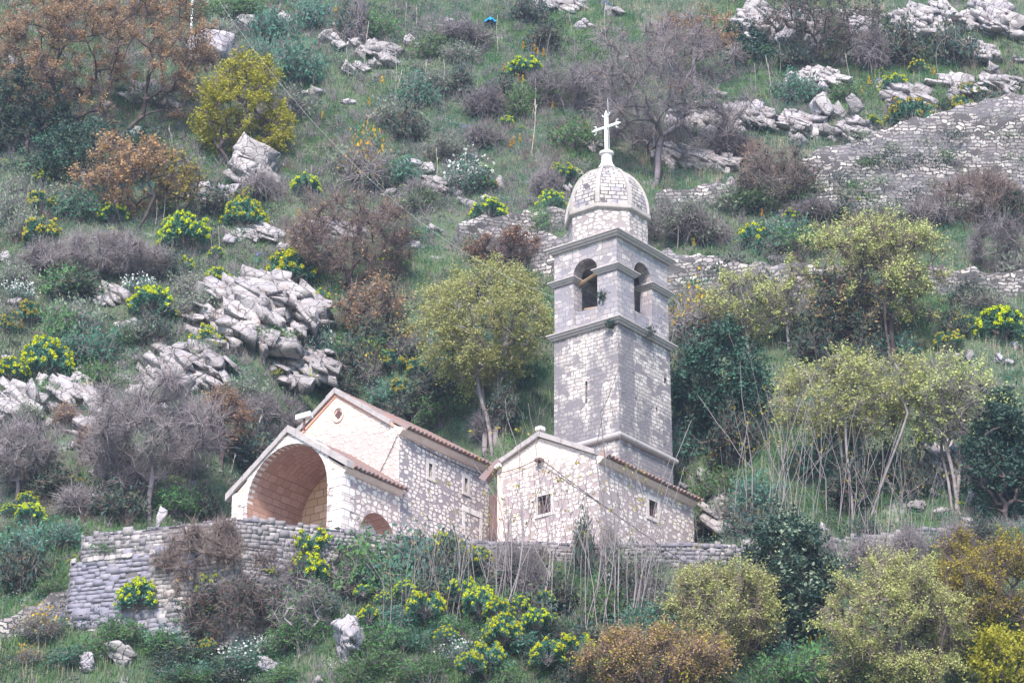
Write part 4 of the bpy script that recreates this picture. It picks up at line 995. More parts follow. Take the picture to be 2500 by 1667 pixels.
def sprays(rng, tips, n, ln, c, per=4, droop=.15):
    """leaf positions strung along short shoots that leave each branch end outward and up"""
    T = np.repeat(tips, per, 0); d = (T - c); d /= np.linalg.norm(d, axis=1)[:, None] + 1e-9; d = d * .7 + rng.normal(size=d.shape) * .75; d[:, 2] += .35; d /= np.linalg.norm(d, axis=1)[:, None]
    L_ = ln * rng.uniform(.5, 1.7, len(T)); w = rng.uniform(.3, 1.7, len(T)) ** 2; i = rng.choice(len(T), n, p=w / w.sum()); f = rng.rand(n) ** .8
    P = T[i] + d[i] * (f * L_[i])[:, None] + rng.normal(size=(n, 3)) * (.05 + .10 * f)[:, None]; P[:, 2] -= droop * (f * L_[i]) ** 2
    return P
def tree(px, py, cx, cy, w, h, kind, label, seed, ntar=170, leaves=7000, lsize=.11, bark='dark', trunks=1, twigs=0, rtrunk=.16, spread=.36, name='tree', cat='tree', leaf2=None, lean=0, lobes=8, sprawl=.5, twr=.014):
    """stands on the hill at (px,py); crown centred on (cx,cy), w by h, all as seen in the photograph"""
    rng = np.random.RandomState(seed); P = gnd(px, py); m = depth(P) / FPX
    ccx, ccz = (cx - px) * m, (py - cy) * m / .93; rx, rz = w / 2 * m, h / 2 * m / .93; ry = min(rx, rz * 1.25) * .95
    T = crown_targets(rng, ntar, (ccx, ry * .15, ccz), (rx, ry, rz), lobes=lobes)
    T = T[T[:, 2] > .35]
    tl = []
    for k in range(trunks):
        base = rng.normal(size=3) * (.25 if trunks > 1 else 0); base[2] = -1.3
        tgt = np.array([ccx * .8, 0, max(.8, ccz - rz * .75)]) + (rng.normal(size=3) * np.array([rx * sprawl, ry * sprawl, .3]) if trunks > 1 else 0)
        n = 6; tl.append([base + (tgt - base) * (q / n) + np.array([math.sin(q * 1.3 + k + seed) * .1, math.cos(q * 1.7 + k) * .1, 0]) * rtrunk * 4 for q in range(n + 1)])
    nodes, par, wt, ends = skeleton(rng, tl, T)
    root = tag(empty(name, P), label, cat)
    link('trunk', mesh_np('trunk', *branch_mesh(nodes, par, wt, rtrunk, .016)), BK[bark], root)
    E = nodes[ends]; parts = []
    tips = E
    if twigs:
        (tv, tf), tips = twig_cloud(rng, E, twigs, spread * 2.6, twr)
        link('twigs', mesh_np('twigs', tv, tf), L['twig' if bark != 'dark' else 'browntwig'], root)
    if leaves and kind:
        c = sprays(rng, E, leaves, spread * 2.1, np.array([ccx, 0, ccz - rz * .3]))
        c = c[c[:, 2] > .05]
        lv, lf = leaf_quads(c, lsize, rng, .55, .25)
        link('crown', mesh_np('crown', lv, lf), L[kind], root)
        if leaf2:
            c = sprays(rng, E, leaves // 3, spread * 2.1, np.array([ccx, 0, ccz - rz * .3]))
            lv, lf = leaf_quads(c[c[:, 2] > .1], lsize, rng, .55, .25); link('crown', mesh_np('crown', lv, lf), L[leaf2], root)
    return root

TREES = [
 dict(px=225, py=350, cx=215, cy=115, w=600, h=390, kind='rust', label='large rusty brown tree with bare lower limbs in the top left corner', ntar=420, leaves=48000, lsize=.08, twigs=10000, trunks=4, rtrunk=.2, spread=.4, lobes=16),
 dict(px=575, py=400, cx=585, cy=262, w=235, h=265, kind='lime', label='bushy yellow-green tree beside the rusty tree at upper left', ntar=230, leaves=19000, lsize=.10, twigs=1200, trunks=2, spread=.36, lobes=15),
 dict(px=310, py=560, cx=300, cy=415, w=245, h=170, kind='orange', label='small spreading tree with orange spring leaves below the rusty tree', ntar=140, leaves=5600, lsize=.10, twigs=1700, trunks=2, rtrunk=.12, spread=.3),
 dict(px=442, py=562, cx=425, cy=435, w=130, h=120, kind='olive', label='little crooked tree leaning beside the orange one above a grey boulder', ntar=70, leaves=1500, lsize=.09, twigs=900, rtrunk=.1, spread=.26),
 dict(px=1592, py=452, cx=1625, cy=205, w=430, h=330, kind='rust', label='large bare purple-grey tree with one straight trunk right of the cross', ntar=300, leaves=1500, lsize=.07, twigs=9000, bark='violet', rtrunk=.24, spread=.42, lobes=16),
 dict(px=1700, py=230, cx=1695, cy=78, w=180, h=105, kind='orange', label='orange-topped tree behind the bare purple tree at the top', ntar=90, leaves=5200, lsize=.09, twigs=900, bark='violet', spread=.36),
 dict(px=850, py=720, cx=850, cy=590, w=310, h=230, kind='rust', label='dark gnarled thorn tree with few russet leaves left of the pale tree', ntar=230, leaves=2200, lsize=.07, twigs=6500, rtrunk=.16, spread=.32),
 dict(px=905, py=850, cx=900, cy=760, w=180, h=200, kind='rust', label='brown-leaved bushy tree between the largest outcrop and the pale tree', ntar=120, leaves=3600, lsize=.09, twigs=1600, spread=.34, leaf2='ivy'),
 dict(px=1208, py=1075, cx=1178, cy=790, w=335, h=330, kind='sage', label='big pale olive-green tree immediately left of the bell tower', ntar=420, leaves=50000, lsize=.068, twigs=1200, bark='grey', trunks=3, rtrunk=.2, spread=.36, lobes=15, sprawl=.15),
 dict(px=1220, py=660, cx=1225, cy=605, w=170, h=95, kind='rust', label='rusty shrub-like tree below the path wall left of the dome', ntar=80, leaves=2300, lsize=.085, twigs=1200, spread=.3),
 dict(px=2170, py=905, cx=2135, cy=655, w=370, h=270, kind='sage', label='biggest pale yellow-green tree in front of the path walls on the right', ntar=330, leaves=25500, lsize=.075, twigs=4500, bark='dark', trunks=3, rtrunk=.18, spread=.38, lobes=15, sprawl=.25),
 dict(px=2110, py=890, cx=2090, cy=770, w=210, h=185, kind='ivy', label='ivy-covered tree with orange-brown leaves under the biggest pale tree', ntar=140, leaves=5500, lsize=.10, twigs=1200, spread=.34, leaf2='rust'),
 dict(px=2100, py=1260, cx=2105, cy=965, w=400, h=190, kind='sage', label='broad pale yellow-green crown above the bare saplings right of the tower', ntar=330, leaves=25500, lsize=.075, twigs=3000, bark='grey', trunks=6, rtrunk=.10, spread=.34, lobes=15, sprawl=.42),
 dict(px=2340, py=1270, cx=2365, cy=985, w=240, h=230, kind='sage', label='thin pale tree with grey stems near the right edge', ntar=200, leaves=9750, lsize=.075, twigs=2600, bark='grey', trunks=3, rtrunk=.13, spread=.36),
 dict(px=1830, py=880, cx=1822, cy=745, w=190, h=150, kind='sage', label='small wispy pale-green tree right of the belfry before the path wall', ntar=130, leaves=7200, lsize=.075, twigs=1400, bark='grey', rtrunk=.1, spread=.32),
 dict(px=1925, py=860, cx=1925, cy=745, w=110, h=130, kind='sage', label='slender white-trunked tree between the wispy and the biggest pale trees', ntar=50, leaves=1050, lsize=.075, twigs=1000, bark='pale', rtrunk=.1, spread=.3),
 dict(px=1765, py=1080, cx=1765, cy=935, w=240, h=250, kind='ever', label='dense dark evergreen tree close right of the tower shaft', ntar=190, leaves=13000, lsize=.10, spread=.36, lobes=11, leaf2='bluegreen'),
 dict(px=1945, py=1580, cx=1945, cy=1410, w=215, h=300, kind='ever', label='dense dark laurel-like evergreen in front of the terrace wall', ntar=230, leaves=15000, lsize=.10, spread=.30, lobes=13, name='evergreen_tree', leaf2='grey'),
 dict(px=2215, py=1730, cx=2200, cy=1545, w=370, h=340, kind='sage', label='large pale olive tree with soft foliage at the bottom right', ntar=380, leaves=42000, lsize=.058, twigs=4000, bark='dark', trunks=2, rtrunk=.15, spread=.32, lobes=16),
 dict(px=2412, py=1630, cx=2410, cy=1450, w=310, h=300, kind='olive', label='golden olive tree with a dark forked trunk in the bottom right corner', ntar=300, leaves=24000, lsize=.058, twigs=3800, bark='dark', trunks=2, rtrunk=.17, spread=.30, lobes=14, sprawl=.2),
 dict(px=2480, py=1740, cx=2470, cy=1620, w=170, h=160, kind='lime', label='low bright green tree under the golden olive tree', ntar=110, leaves=6500, lsize=.085, spread=.3),
 dict(px=1785, py=1660, cx=1775, cy=1500, w=270, h=240, kind='sage', label='rounded pale lime tree below the right end of the annex', ntar=260, leaves=26000, lsize=.058, twigs=3200, bark='dark', trunks=2, rtrunk=.12, spread=.30, lobes=13),
 dict(px=1610, py=1720, cx=1610, cy=1620, w=360, h=150, kind='rust', label='wide rusty orange shrub-tree at the bottom below the annex', ntar=260, leaves=17000, lsize=.055, twigs=3200, trunks=4, rtrunk=.08, spread=.3, lobes=12, leaf2='olive'),
 dict(px=2455, py=1290, cx=2460, cy=1110, w=150, h=330, kind='ever', label='tall dark evergreen tree cut by the right edge', ntar=220, leaves=13000, lsize=.11, spread=.36, lobes=12),
 dict(px=362, py=1270, cx=365, cy=1060, w=330, h=290, kind=None, label='leafless grey-violet tree left of the porch', ntar=260, leaves=0, twigs=7500, bark='violet', rtrunk=.17, spread=.38, lobes=14),
 dict(px=540, py=1130, cx=545, cy=1020, w=115, h=130, kind='rust', label='narrow rusty tree just above the left slope of the porch roof', ntar=80, leaves=3200, lsize=.08, twigs=1100, spread=.28),
 dict(px=40, py=1230, cx=40, cy=1110, w=170, h=170, kind=None, label='leafless dark tree at the left edge level with the porch', ntar=110, leaves=0, twigs=2600, bark='violet', rtrunk=.13, spread=.34),
 dict(px=2003, py=168, cx=2010, cy=55, w=330, h=210, kind='ivy', label='dark ivy-clad tree among pale boulders at the top right', ntar=210, leaves=5500, lsize=.10, twigs=3600, trunks=2, rtrunk=.22, spread=.4, lobes=12),
 dict(px=1822, py=170, cx=1822, cy=118, w=120, h=110, kind='ever', label='small round dark evergreen beside the boulders at upper right', ntar=70, leaves=4200, lsize=.11, spread=.34),
 dict(px=65, py=380, cx=65, cy=270, w=190, h=190, kind='ivy', label='dark ivy-smothered tree at the left edge under the rusty tree', ntar=150, leaves=8500, lsize=.11, spread=.38),
 dict(px=230, py=470, cx=225, cy=375, w=330, h=150, kind='ivy', label='wide blue-grey evergreen thicket tree behind the small orange tree', ntar=220, leaves=10000, lsize=.10, spread=.36, leaf2='bluegreen', trunks=3, lobes=12),
 dict(px=2385, py=560, cx=2385, cy=485, w=215, h=140, kind=None, label='leafless brown tree-shrub in front of the ramp wall on the right', ntar=130, leaves=0, twigs=4200, bark='dark', trunks=3, rtrunk=.1, spread=.36),
 dict(px=2465, py=690, cx=2450, cy=590, w=160, h=160, kind=None, label='leafless pale grey tree above the short path wall at the right edge', ntar=110, leaves=0, twigs=2600, bark='grey', trunks=2, rtrunk=.12, spread=.36),
 dict(px=505, py=1500, cx=510, cy=1385, w=310, h=200, kind=None, label='tangled leafless brown thicket tree in front of the terrace wall below the porch', ntar=260, leaves=0, twigs=10000, bark='dark', trunks=5, rtrunk=.07, spread=.3, lobes=13),
 dict(px=600, py=1600, cx=570, cy=1500, w=300, h=130, kind='ivy', label='low dark tangled thicket below the leafless brown thicket', ntar=160, leaves=3500, lsize=.08, twigs=3600, bark='dark', trunks=4, rtrunk=.06, spread=.3),
 dict(px=735, py=1600, cx=725, cy=1500, w=130, h=160, kind='green', label='dead silvery branched little tree left of the tall narrow boulder', ntar=70, leaves=700, lsize=.07, twigs=700, bark='pale', rtrunk=.09, spread=.22),
 dict(px=1905, py=545, cx=1900, cy=425, w=210, h=125, kind='ever', label='dark drooping broom-like tree growing on the ramp wall', ntar=110, leaves=2200, lsize=.09, twigs=4500, bark='dark', trunks=3, rtrunk=.08, spread=.34),
 dict(px=1255, py=730, cx=1290, cy=235, w=4, h=4, kind=None, label=None),
 dict(px=1650, py=600, cx=1655, cy=545, w=190, h=110, kind='grey', label='soft grey-green willowy shrub-tree on the path just right of the drum', ntar=100, leaves=3500, lsize=.08, twigs=2400, bark='grey', trunks=3, rtrunk=.06, spread=.34),
 dict(px=1790, py=590, cx=1700, cy=575, w=160, h=90, kind=None, label='violet leafless shrub-tree on the path behind the grey-green one', ntar=80, leaves=0, twigs=2600, bark='violet', trunks=3, rtrunk=.05, spread=.34),
 dict(px=230, py=700, cx=240, cy=620, w=330, h=110, kind=None, label='wide violet-grey leafless thicket left of the largest outcrop', ntar=150, leaves=0, twigs=5200, bark='violet', trunks=5, rtrunk=.05, spread=.34, lobes=12),
 dict(px=640, py=1110, cx=615, cy=1040, w=200, h=130, kind=None, label='grey leafless scrub tree behind the porch roof', ntar=110, leaves=0, twigs=3000, bark='grey', trunks=3, rtrunk=.06, spread=.32),
 dict(px=1400, py=280, cx=1420, cy=215, w=240, h=130, kind=None, label='low violet leafless thicket left of the bare purple tree', ntar=130, leaves=0, twigs=3800, bark='violet', trunks=4, rtrunk=.05, spread=.36),
 dict(px=1690, py=1340, cx=1700, cy=1180, w=10, h=10, kind=None, label=None),
]
for i, t in enumerate(TREES):
    if t['label']: tree(seed=1000 + i, **t)

# ------------------------------------------------------------------ flowering spurge, shrubs, saplings, stalks: prototypes, then copies
def proto_pair(name, label, cat, parts):
    """one thing with its parts, kept as the first of its kind"""
    r = empty(name, (0, 0, 0)); r['category'] = cat
    for nm, (V, F), mat in parts: link(nm, mesh_np(nm, V, F), mat, r)
    return {'root': r, 'used': False}
def place(pr, P, sc, rz, desc, cat, group, pxy):
    r0 = pr['root']
    if not pr['used']: r = r0; pr['used'] = True
    else:
        r = r0.copy(); col.objects.link(r)
        for c in list(r0.children):
            d = c.copy(); col.objects.link(d); d.parent = r
    r.location = P; r.rotation_euler = (0, 0, rz); r.scale = (sc[0], sc[1], sc[2]) if isinstance(sc, tuple) else (sc, sc, sc)
    ITEMS.append((r, desc, cat, group, pxy)); return r
def proto_spurge(seed, nheads, old=False):
    """unit dome bush, 1 m radius: blue-green foliage with yellow umbels at the branch ends"""
    rng = np.random.RandomState(seed); d = []
    while len(d) < nheads:
        v = rng.normal(size=3); v /= np.linalg.norm(v); v[2] = abs(v[2])
        if v[2] < -.05: continue
        p = v * np.array([1, 1, .95]) * rng.uniform(.86, 1.02)
        if all(np.linalg.norm(p - q) > .8 / nheads ** .5 * .9 + .03 for q in d) or rng.rand() < .03: d.append(p)
    H = np.array(d); st0 = np.tile(np.array([[0, 0, -.1]]), (nheads, 1)) + rng.normal(size=(nheads, 3)) * .08; mid = H * .55 + rng.normal(size=H.shape) * .04
    stem = join([tubes(st0, mid, np.full(nheads, .022), np.full(nheads, .016), 3), tubes(mid, H, np.full(nheads, .016), np.full(nheads, .011), 3)])
    # leaves along the upper stems
    n = nheads * 46; i = rng.randint(0, nheads, n); f = rng.uniform(.25, .95, n)[:, None]; c = mid[i] * (1 - f) + H[i] * f + rng.normal(size=(n, 3)) * .075
    fol = leaf_quads(c, .085, rng, .30, 0)
    # umbels: many small bracts on a shallow dome
    hc, hs = [], rng.uniform(.55, 1.0, nheads) * (.75 / nheads ** .5 + .015)
    for k in range(nheads):
        n = 40; a = rng.uniform(0, 2 * math.pi, n); r = np.sqrt(rng.uniform(0, 1, n)) * hs[k]; up = H[k] / np.linalg.norm(H[k]) * .6 + np.array([0, 0, .4]); up /= np.linalg.norm(up)
        u = np.cross(up, [.3, .9, .1]); u /= np.linalg.norm(u); w = np.cross(up, u)
        hc.append(H[k] + (u * np.cos(a)[:, None] + w * np.sin(a)[:, None]) * r[:, None] + up * (.08 * (1 - (r / hs[k]) ** 2))[:, None] + rng.normal(size=(n, 3)) * .015)
    fl = leaf_quads(np.concatenate(hc), .034, rng, .85, .5)
    return proto_pair('spurge_bush', None, 'spurge', [('stems', stem, BK['grey']), ('foliage', fol, L['bluegreen']), ('blossoms', fl, L['spurgeold' if old else 'spurgeflower'])])
SP_ = [proto_spurge(31, 64), proto_spurge(32, 42), proto_spurge(33, 27), proto_spurge(34, 40, True), proto_spurge(35, 12), proto_spurge(36, 80), proto_spurge(37, 34)]
SPURGE = [(10,410,25),(105,445,50),(101,502,65,1),(596,535,90),(745,460,60),(620,480,50),(275,535,60),(423,553,50),(137,188,40,1),
 (1282,177,75),(1238,305,35),(1273,322,18),(1372,434,65),(1195,520,70),(1347,502,60),(1184,423,35),(1188,454,50,1),(1408,430,30),(985,466,20),
 (1856,246,25),(2185,217,60),(2365,228,50,1),(2351,264,55,1),(2228,286,100,1),(2127,304,45),(2243,170,45,1),(2149,181,20),(2091,502,65),(2189,506,80),(1831,506,30),(1935,535,45),(2279,430,50),
 (101,575,75,1),(271,575,25),(452,582,110),(448,658,50),(528,698,65),(712,669,100),(369,752,95),(72,774,65,1),(14,800,50,1),(112,890,105),(25,918,75),(506,846,80),(596,723,40),(669,774,40),(752,933,65),(676,922,30,1),(781,738,50),(528,628,35),
 (1845,590,75),(2200,796,60),(2358,803,60,1),(2445,803,100),(2319,839,60,1),(1888,1041,22),(1755,1038,18),(2261,1085,40),
 (760,1352,112),(340,1501,90),(181,1197,55,1),(65,1230,50),(520,1479,70),(524,1533,50),(752,1432,90),(643,1530,35),(181,1407,30),(271,1129,25),(275,1179,20),(426,1194,50),(506,1617,40,1),(22,1255,40),(72,1270,60),(658,1439,40),
 (1087,1360,85),(1112,1392,40),(1166,1405,65),(1278,1410,45),(1170,1515,75),(1217,1528,60),(1040,1519,80),(1227,1584,75),(1336,1638,70),(1405,1628,80),(1311,1559,60),(888,1483,40),(935,1501,35),(1148,1665,60),(1350,1551,25),(1220,1443,20),(1072,1440,20),(852,1447,18),
 (1664,1172,30),(1748,1161,20),(1700,1230,25),(2347,1244,25),(1975,1573,25),(960,890,60,1),(1020,905,50,1),(985,960,60,1),(1050,885,30),(1000,585,40),(950,640,50),(1080,1375,45),(1130,1480,60),(990,1480,50),(1270,1520,50),(1190,1640,70),(900,1545,50),(1090,1590,55),(1330,1500,45)]
rng = np.random.RandomState(77)
gp = ground([s[0] for s in SPURGE], [s[1] + s[2] * .22 + 3 for s in SPURGE])
for i, (s, P) in enumerate(zip(SPURGE, gp)):
    x, y, w = s[:3]; m = depth(P) / FPX; r = (w * (1.25 if w >= 60 else 1.1) + 5) * m / 2; old = len(s) > 3
    pr = SP_[3] if old else SP_[(0, 5)[i % 2]] if w >= 85 else SP_[(0, 1, 6)[i % 3]] if w >= 55 else SP_[(1, 2, 6)[i % 3]] if w >= 35 else SP_[4]
    # dome sits so that its visible middle is at (x, y)
    P = P + np.array([0, -.6, .42]) if y > 1380 else P
    place(pr, P + np.array([0, 0, .30]), (r, r, r * rng.uniform(1.1, 1.35)), rng.uniform(0, 6.28), ('large ' if w >= 85 else 'small ' if w < 40 else '') + ('golden-yellow spurge' if old else 'acid-yellow spurge'), 'spurge', 'yellow flowering spurge bushes', (x, y))

def proto_shrub(name, kind, seed, nst=40, nl=900, ls=.075, twig=None, ntw=500, up=.5, flat=.9, k2=None, hang=False):
    rng = np.random.RandomState(seed); v = rng.normal(size=(nst, 3)); v /= np.linalg.norm(v, axis=1)[:, None]; v[:, 2] = np.abs(v[:, 2]) + up * .3; v /= np.linalg.norm(v, axis=1)[:, None]
    H = v * rng.uniform(.55, 1.05, nst)[:, None] * np.array([1, 1, flat]); b0 = rng.normal(size=(nst, 3)) * .1; b0[:, 2] = -.15; mid = H * .5 + rng.normal(size=H.shape) * .08; mid[:, 2] += .05
    parts = [('stems', join([tubes(b0, mid, np.full(nst, .02), np.full(nst, .014), 3), tubes(mid, H, np.full(nst, .014), np.full(nst, .008), 3)]), BK['violet'])]
    tips = np.concatenate([H, mid * .4 + H * .6])
    if ntw:
        tc, ends = twig_cloud(rng, tips, ntw, .5, .0085, .5); parts.append(('twigs', tc, L[twig or 'twig'])); tips = np.concatenate([tips, ends])
    if nl:
        c = tips[rng.randint(0, len(tips), nl)] + rng.normal(size=(nl, 3)) * .09; c[:, 2] = np.maximum(c[:, 2], .02)
        parts.append(('foliage', leaf_quads(c, ls, rng, .42, 0), L[kind]))
        if k2:
            c = tips[rng.randint(0, len(tips), nl // 3)] + rng.normal(size=(nl // 3, 3)) * .07; c[:, 2] = np.abs(c[:, 2]) + .25; parts.append(('blossoms', leaf_quads(c, ls * .8, rng, .8, 0), L[k2]))
    return proto_pair(name, None, 'shrub', parts)
SHR = {
 'green': [proto_shrub('shrub', 'green', 51, 45, 1500, .07, ntw=250), 'fresh green shrub'],
 'bluegreen': [proto_shrub('shrub', 'bluegreen', 52, 45, 1500, .07, ntw=250), 'blue-green shrub'],
 'grey': [proto_shrub('shrub', 'grey', 53, 45, 1300, .06, ntw=450), 'grey-green shrub'],
 'bare': [proto_shrub('shrub', None, 54, 60, 0, .06, 'twig', 1500, .8), 'leafless violet-grey shrub'],
 'brown': [proto_shrub('shrub', 'rust', 55, 50, 420, .06, 'browntwig', 1200, .6), 'brown twiggy shrub'],
 'dark': [proto_shrub('shrub', 'ivy', 56, 45, 1500, .075, 'browntwig', 350), 'dark green shrub'],
 'broom': [proto_shrub('broom_shrub', 'grey', 57, 60, 900, .055, 'twig', 900, 1.0, k2='yellow'), 'golden-flowered broom'],
 'white': [proto_shrub('shrub', 'bluegreen', 58, 45, 1100, .06, ntw=250, k2='white'), 'white-flowered herb clump'],
}
SHRUBS = [('bare',1980,520,120,45),('dark',2060,530,110,40),('grey',2150,532,130,45),('bare',2270,530,140,60),('dark',2470,520,110,80),('grey',1790,492,110,60),('bare',1720,728,100,35),('dark',1800,738,110,40),('grey',1880,740,110,40),('bare',2020,740,120,40),('dark',2370,730,110,35),('dark',830,1400,170,90),('bare',700,1420,160,110),('bluegreen',1000,1390,160,110),('green',900,1400,150,120),('dark',1100,1400,140,110),('bare',1250,1400,140,110),('grey',1550,1420,160,120),('bare',560,1440,170,120),('brown',470,1440,150,110),('dark',1425,1350,60,120),('bare',1490,1350,60,110),('broom',1690,800,140,100),('broom',900,425,120,110),('broom',110,1530,110,80),('broom',75,1600,70,50),('broom',905,910,70,70),('broom',985,850,90,60),
 ('green',2010,1640,180,90),('green',1330,230,90,60),('green',1400,340,110,60),('green',1270,260,80,70),('dark',1000,315,90,80),('grey',960,290,110,70),('bare',1180,260,120,70),('brown',1200,250,60,40),('bare',1120,90,160,60),('dark',1290,30,90,60),('dark',1330,100,90,60),('bare',870,60,60,110),
 ('dark',845,60,40,70),('bluegreen',640,140,90,90),('bluegreen',720,170,140,90),('grey',700,260,130,80),('bare',660,290,90,70),('green',1050,120,90,50),('green',930,70,80,60),('grey',1050,210,120,60),('bluegreen',1020,230,110,70),
 ('bare',640,460,110,60),('dark',470,520,40,60),('bare',1180,340,120,50),('white',1150,440,110,70),('grey',1090,370,120,50),('green',900,350,80,50),('bare',1330,450,90,60),('bare',1020,480,90,60),('green',1320,540,50,60),
 ('bare',1790,360,140,70),('brown',1850,390,90,70),('green',2065,232,75,40),('green',2300,245,40,50),('dark',2200,120,120,90),('dark',2330,120,110,90),('bare',2130,130,110,90),('grey',2300,330,110,60),('dark',2230,345,60,30),('grey',1700,560,110,80),
 ('green',1950,600,130,60),('white',1900,575,90,40),('green',1700,650,50,60),('dark',2000,850,120,80),('dark',2100,880,110,80),('bluegreen',2180,850,110,60),('grey',2400,740,110,60),('dark',2330,800,80,60),
 ('dark',1720,1010,140,90),('dark',1800,1080,150,100),('bluegreen',1690,1080,90,80),('green',1760,1190,120,60),('dark',1700,1300,110,60),('dark',1830,1290,110,80),('grey',1790,1250,120,70),('bluegreen',1850,1210,120,70),('dark',2080,1200,130,100),('dark',2160,1160,110,90),('dark',2230,1180,90,90),('bluegreen',2000,1120,130,90),('dark',2110,1300,80,50),
 ('dark',1680,980,70,110),('dark',1690,900,90,90),('grey',1650,1150,60,60),('dark',2060,1060,120,90),
 ('grey',180,780,120,80),('green',150,800,90,70),('green',170,700,120,60),('bluegreen',230,850,140,80),('bluegreen',170,870,90,60),('green',235,930,100,60),('grey',330,820,110,50),('dark',370,810,100,50),('white',330,700,80,40),('white',50,720,80,50),('grey',40,680,90,60),('dark',420,660,80,70),('bare',330,650,130,70),('bare',100,640,120,60),('grey',30,520,90,90),('grey',60,560,90,60),
 ('green',110,965,60,50),('grey',70,1020,70,60),('brown',160,1020,90,50),('brown',230,1080,110,70),('dark',290,1110,100,60),('green',650,1000,110,50),('white',780,850,70,80),('dark',800,920,40,40),('grey',600,960,110,60),('dark',600,1110,120,80),('bare',690,1000,100,60),
 ('dark',130,1190,130,60),('bare',200,1230,140,60),('dark',300,1240,130,60),('green',430,1230,110,50),('dark',500,1240,80,60),('grey',430,1200,90,50),('bluegreen',60,1340,140,80),('dark',50,1400,120,90),('green',130,1430,80,50),('bluegreen',150,1310,110,60),('green',265,1350,100,30),('green',330,1345,70,25),('green',410,1340,50,30),
 ('bluegreen',1120,860,140,90),('dark',1070,960,140,80),('green',1080,1010,120,60),('dark',1000,1010,120,60),('dark',870,880,110,90),('dark',840,960,90,50),('dark',1230,1000,90,90),('bluegreen',930,970,90,60),('bare',1190,1040,90,60),
 ('green',300,1540,120,70),('green',240,1580,110,60),('bluegreen',170,1600,120,60),('green',400,1570,120,70),('dark',460,1600,130,60),('bluegreen',430,1640,120,60),('green',700,1560,120,70),('white',655,1570,80,60),('bare',870,1420,130,90),('dark',830,1400,110,80),('bluegreen',900,1420,110,70),('green',990,1440,120,90),('dark',1010,1380,110,90),('dark',1060,1460,130,90),('bluegreen',1100,1430,120,80),('green',1160,1450,120,80),('bluegreen',1190,1620,120,60),('dark',1290,1500,130,100),('green',1260,1480,110,80),('dark',1370,1450,110,90),('bluegreen',1350,1600,110,70),('green',950,1560,130,80),('bluegreen',1010,1560,130,60),('white',1110,1590,90,70),('green',920,1610,130,70),('green',1020,1640,150,50),('bluegreen',960,1500,110,60),('green',1110,1530,110,60),('dark',1430,1560,130,90),('dark',1500,1440,110,90),('bare',1560,1450,110,90),('grey',1600,1480,110,80),('dark',1240,1420,110,70),('white',1720,1560,60,50),('dark',1880,1560,110,80),('bluegreen',2060,1600,110,70),('green',1960,1640,110,60),('green',2100,1660,130,50),('dark',770,1480,120,90),('green',870,1560,60,60),('green',880,1640,90,60),('dark',560,1650,120,50),('green',690,1650,110,50),
 ('bare',2000,1360,110,90),('bare',2120,1360,120,70),('bare',2220,1340,110,80),('bare',2330,1330,110,80),('dark',2400,1310,90,60),('dark',1900,1310,80,80),('bare',1300,1420,90,110)]
rq = random.Random(44)
while len(SHRUBS) < 298:
    if len(SHRUBS) % 2: x, y, k = rq.uniform(380, 2450), rq.uniform(1440, 1660), rq.choice(['green', 'green', 'bluegreen', 'bluegreen', 'dark', 'white'])
    else: x, y, k = rq.uniform(0, 2500), rq.uniform(10, 900), rq.choice(['green', 'bluegreen', 'grey', 'grey', 'bluegreen', 'dark'])
    if 1300 < x < 1680 and y < 900: continue
    SHRUBS.append((k, x, y, rq.uniform(70, 130), rq.uniform(40, 75)))
gp = ground([s[1] for s in SHRUBS], [s[2] + s[4] * .45 for s in SHRUBS])
for s, P in zip(SHRUBS, gp):
    k, x, y, w, h = s; m = depth(P) / FPX
    place(SHR[k][0], P - np.array([0, 0, .1]), (w * m * .62, w * m * .55, h * m * (.85 if y > 1420 and x < 1450 else 1.2)), rng.uniform(0, 6.28), ('wide ' if w >= 130 else 'little ' if w < 80 else '') + SHR[k][1], 'broom' if k == 'broom' else 'shrub', {'broom': 'golden-flowered brooms', 'bare': 'leafless shrubs', 'white': 'white-flowered clumps'}.get(k, 'leafy shrubs on the hillside'), (x, y))

def proto_sapling(seed, nst, forks, buds=True):
    """unit height: pale whippy stems, forked high, a few bronze buds at the tips"""
    rng = np.random.RandomState(seed); p0, p1, r0, r1, tips = [], [], [], [], []
    def grow(p, d, ln, r, lv):
        n = 5
        for i in range(n):
            q = p + d * ln / n; d = d + rng.normal(size=3) * .10 + np.array([0, 0, .05]); d /= np.linalg.norm(d)
            p0.append(p); p1.append(q); r0.append(r); r *= .9; r1.append(r); p = q
            if lv < forks and i >= 1 and rng.rand() < (.42 if lv == 0 else .34):
                e = d + rng.normal(size=3) * .34; e[2] = abs(e[2]); e /= np.linalg.norm(e); grow(p, e, ln * rng.uniform(.35, .6), r * .72, lv + 1)
        tips.append(p)
    for k in range(nst):
        d = np.array([rng.uniform(-.17, .17), rng.uniform(-.12, .12), 1.0]); d /= np.linalg.norm(d)
        grow(np.array([rng.uniform(-.05, .05), rng.uniform(-.03, .03), -.03]), d, rng.uniform(.7, 1.0), rng.uniform(.0024, .0038), 0)
    parts = [('stems', tubes(np.array(p0), np.array(p1), np.array(r0), np.array(r1), 4), BK['pale'])]
    if buds:
        T = np.array(tips); T = T[rng.rand(len(T)) < .45]; i = np.repeat(np.arange(len(T)), 7)
        parts.append(('leaves', leaf_quads(T[i] + rng.normal(size=(len(i), 3)) * .009, .009, rng, .4), L['olive']))
    return proto_pair('bare_sapling', None, 'sapling', parts)
SAP = [proto_sapling(61, 2, 2), proto_sapling(62, 2, 2), proto_sapling(63, 3, 1), proto_sapling(64, 1, 2), proto_sapling(65, 1, 3), proto_sapling(66, 3, 1)]
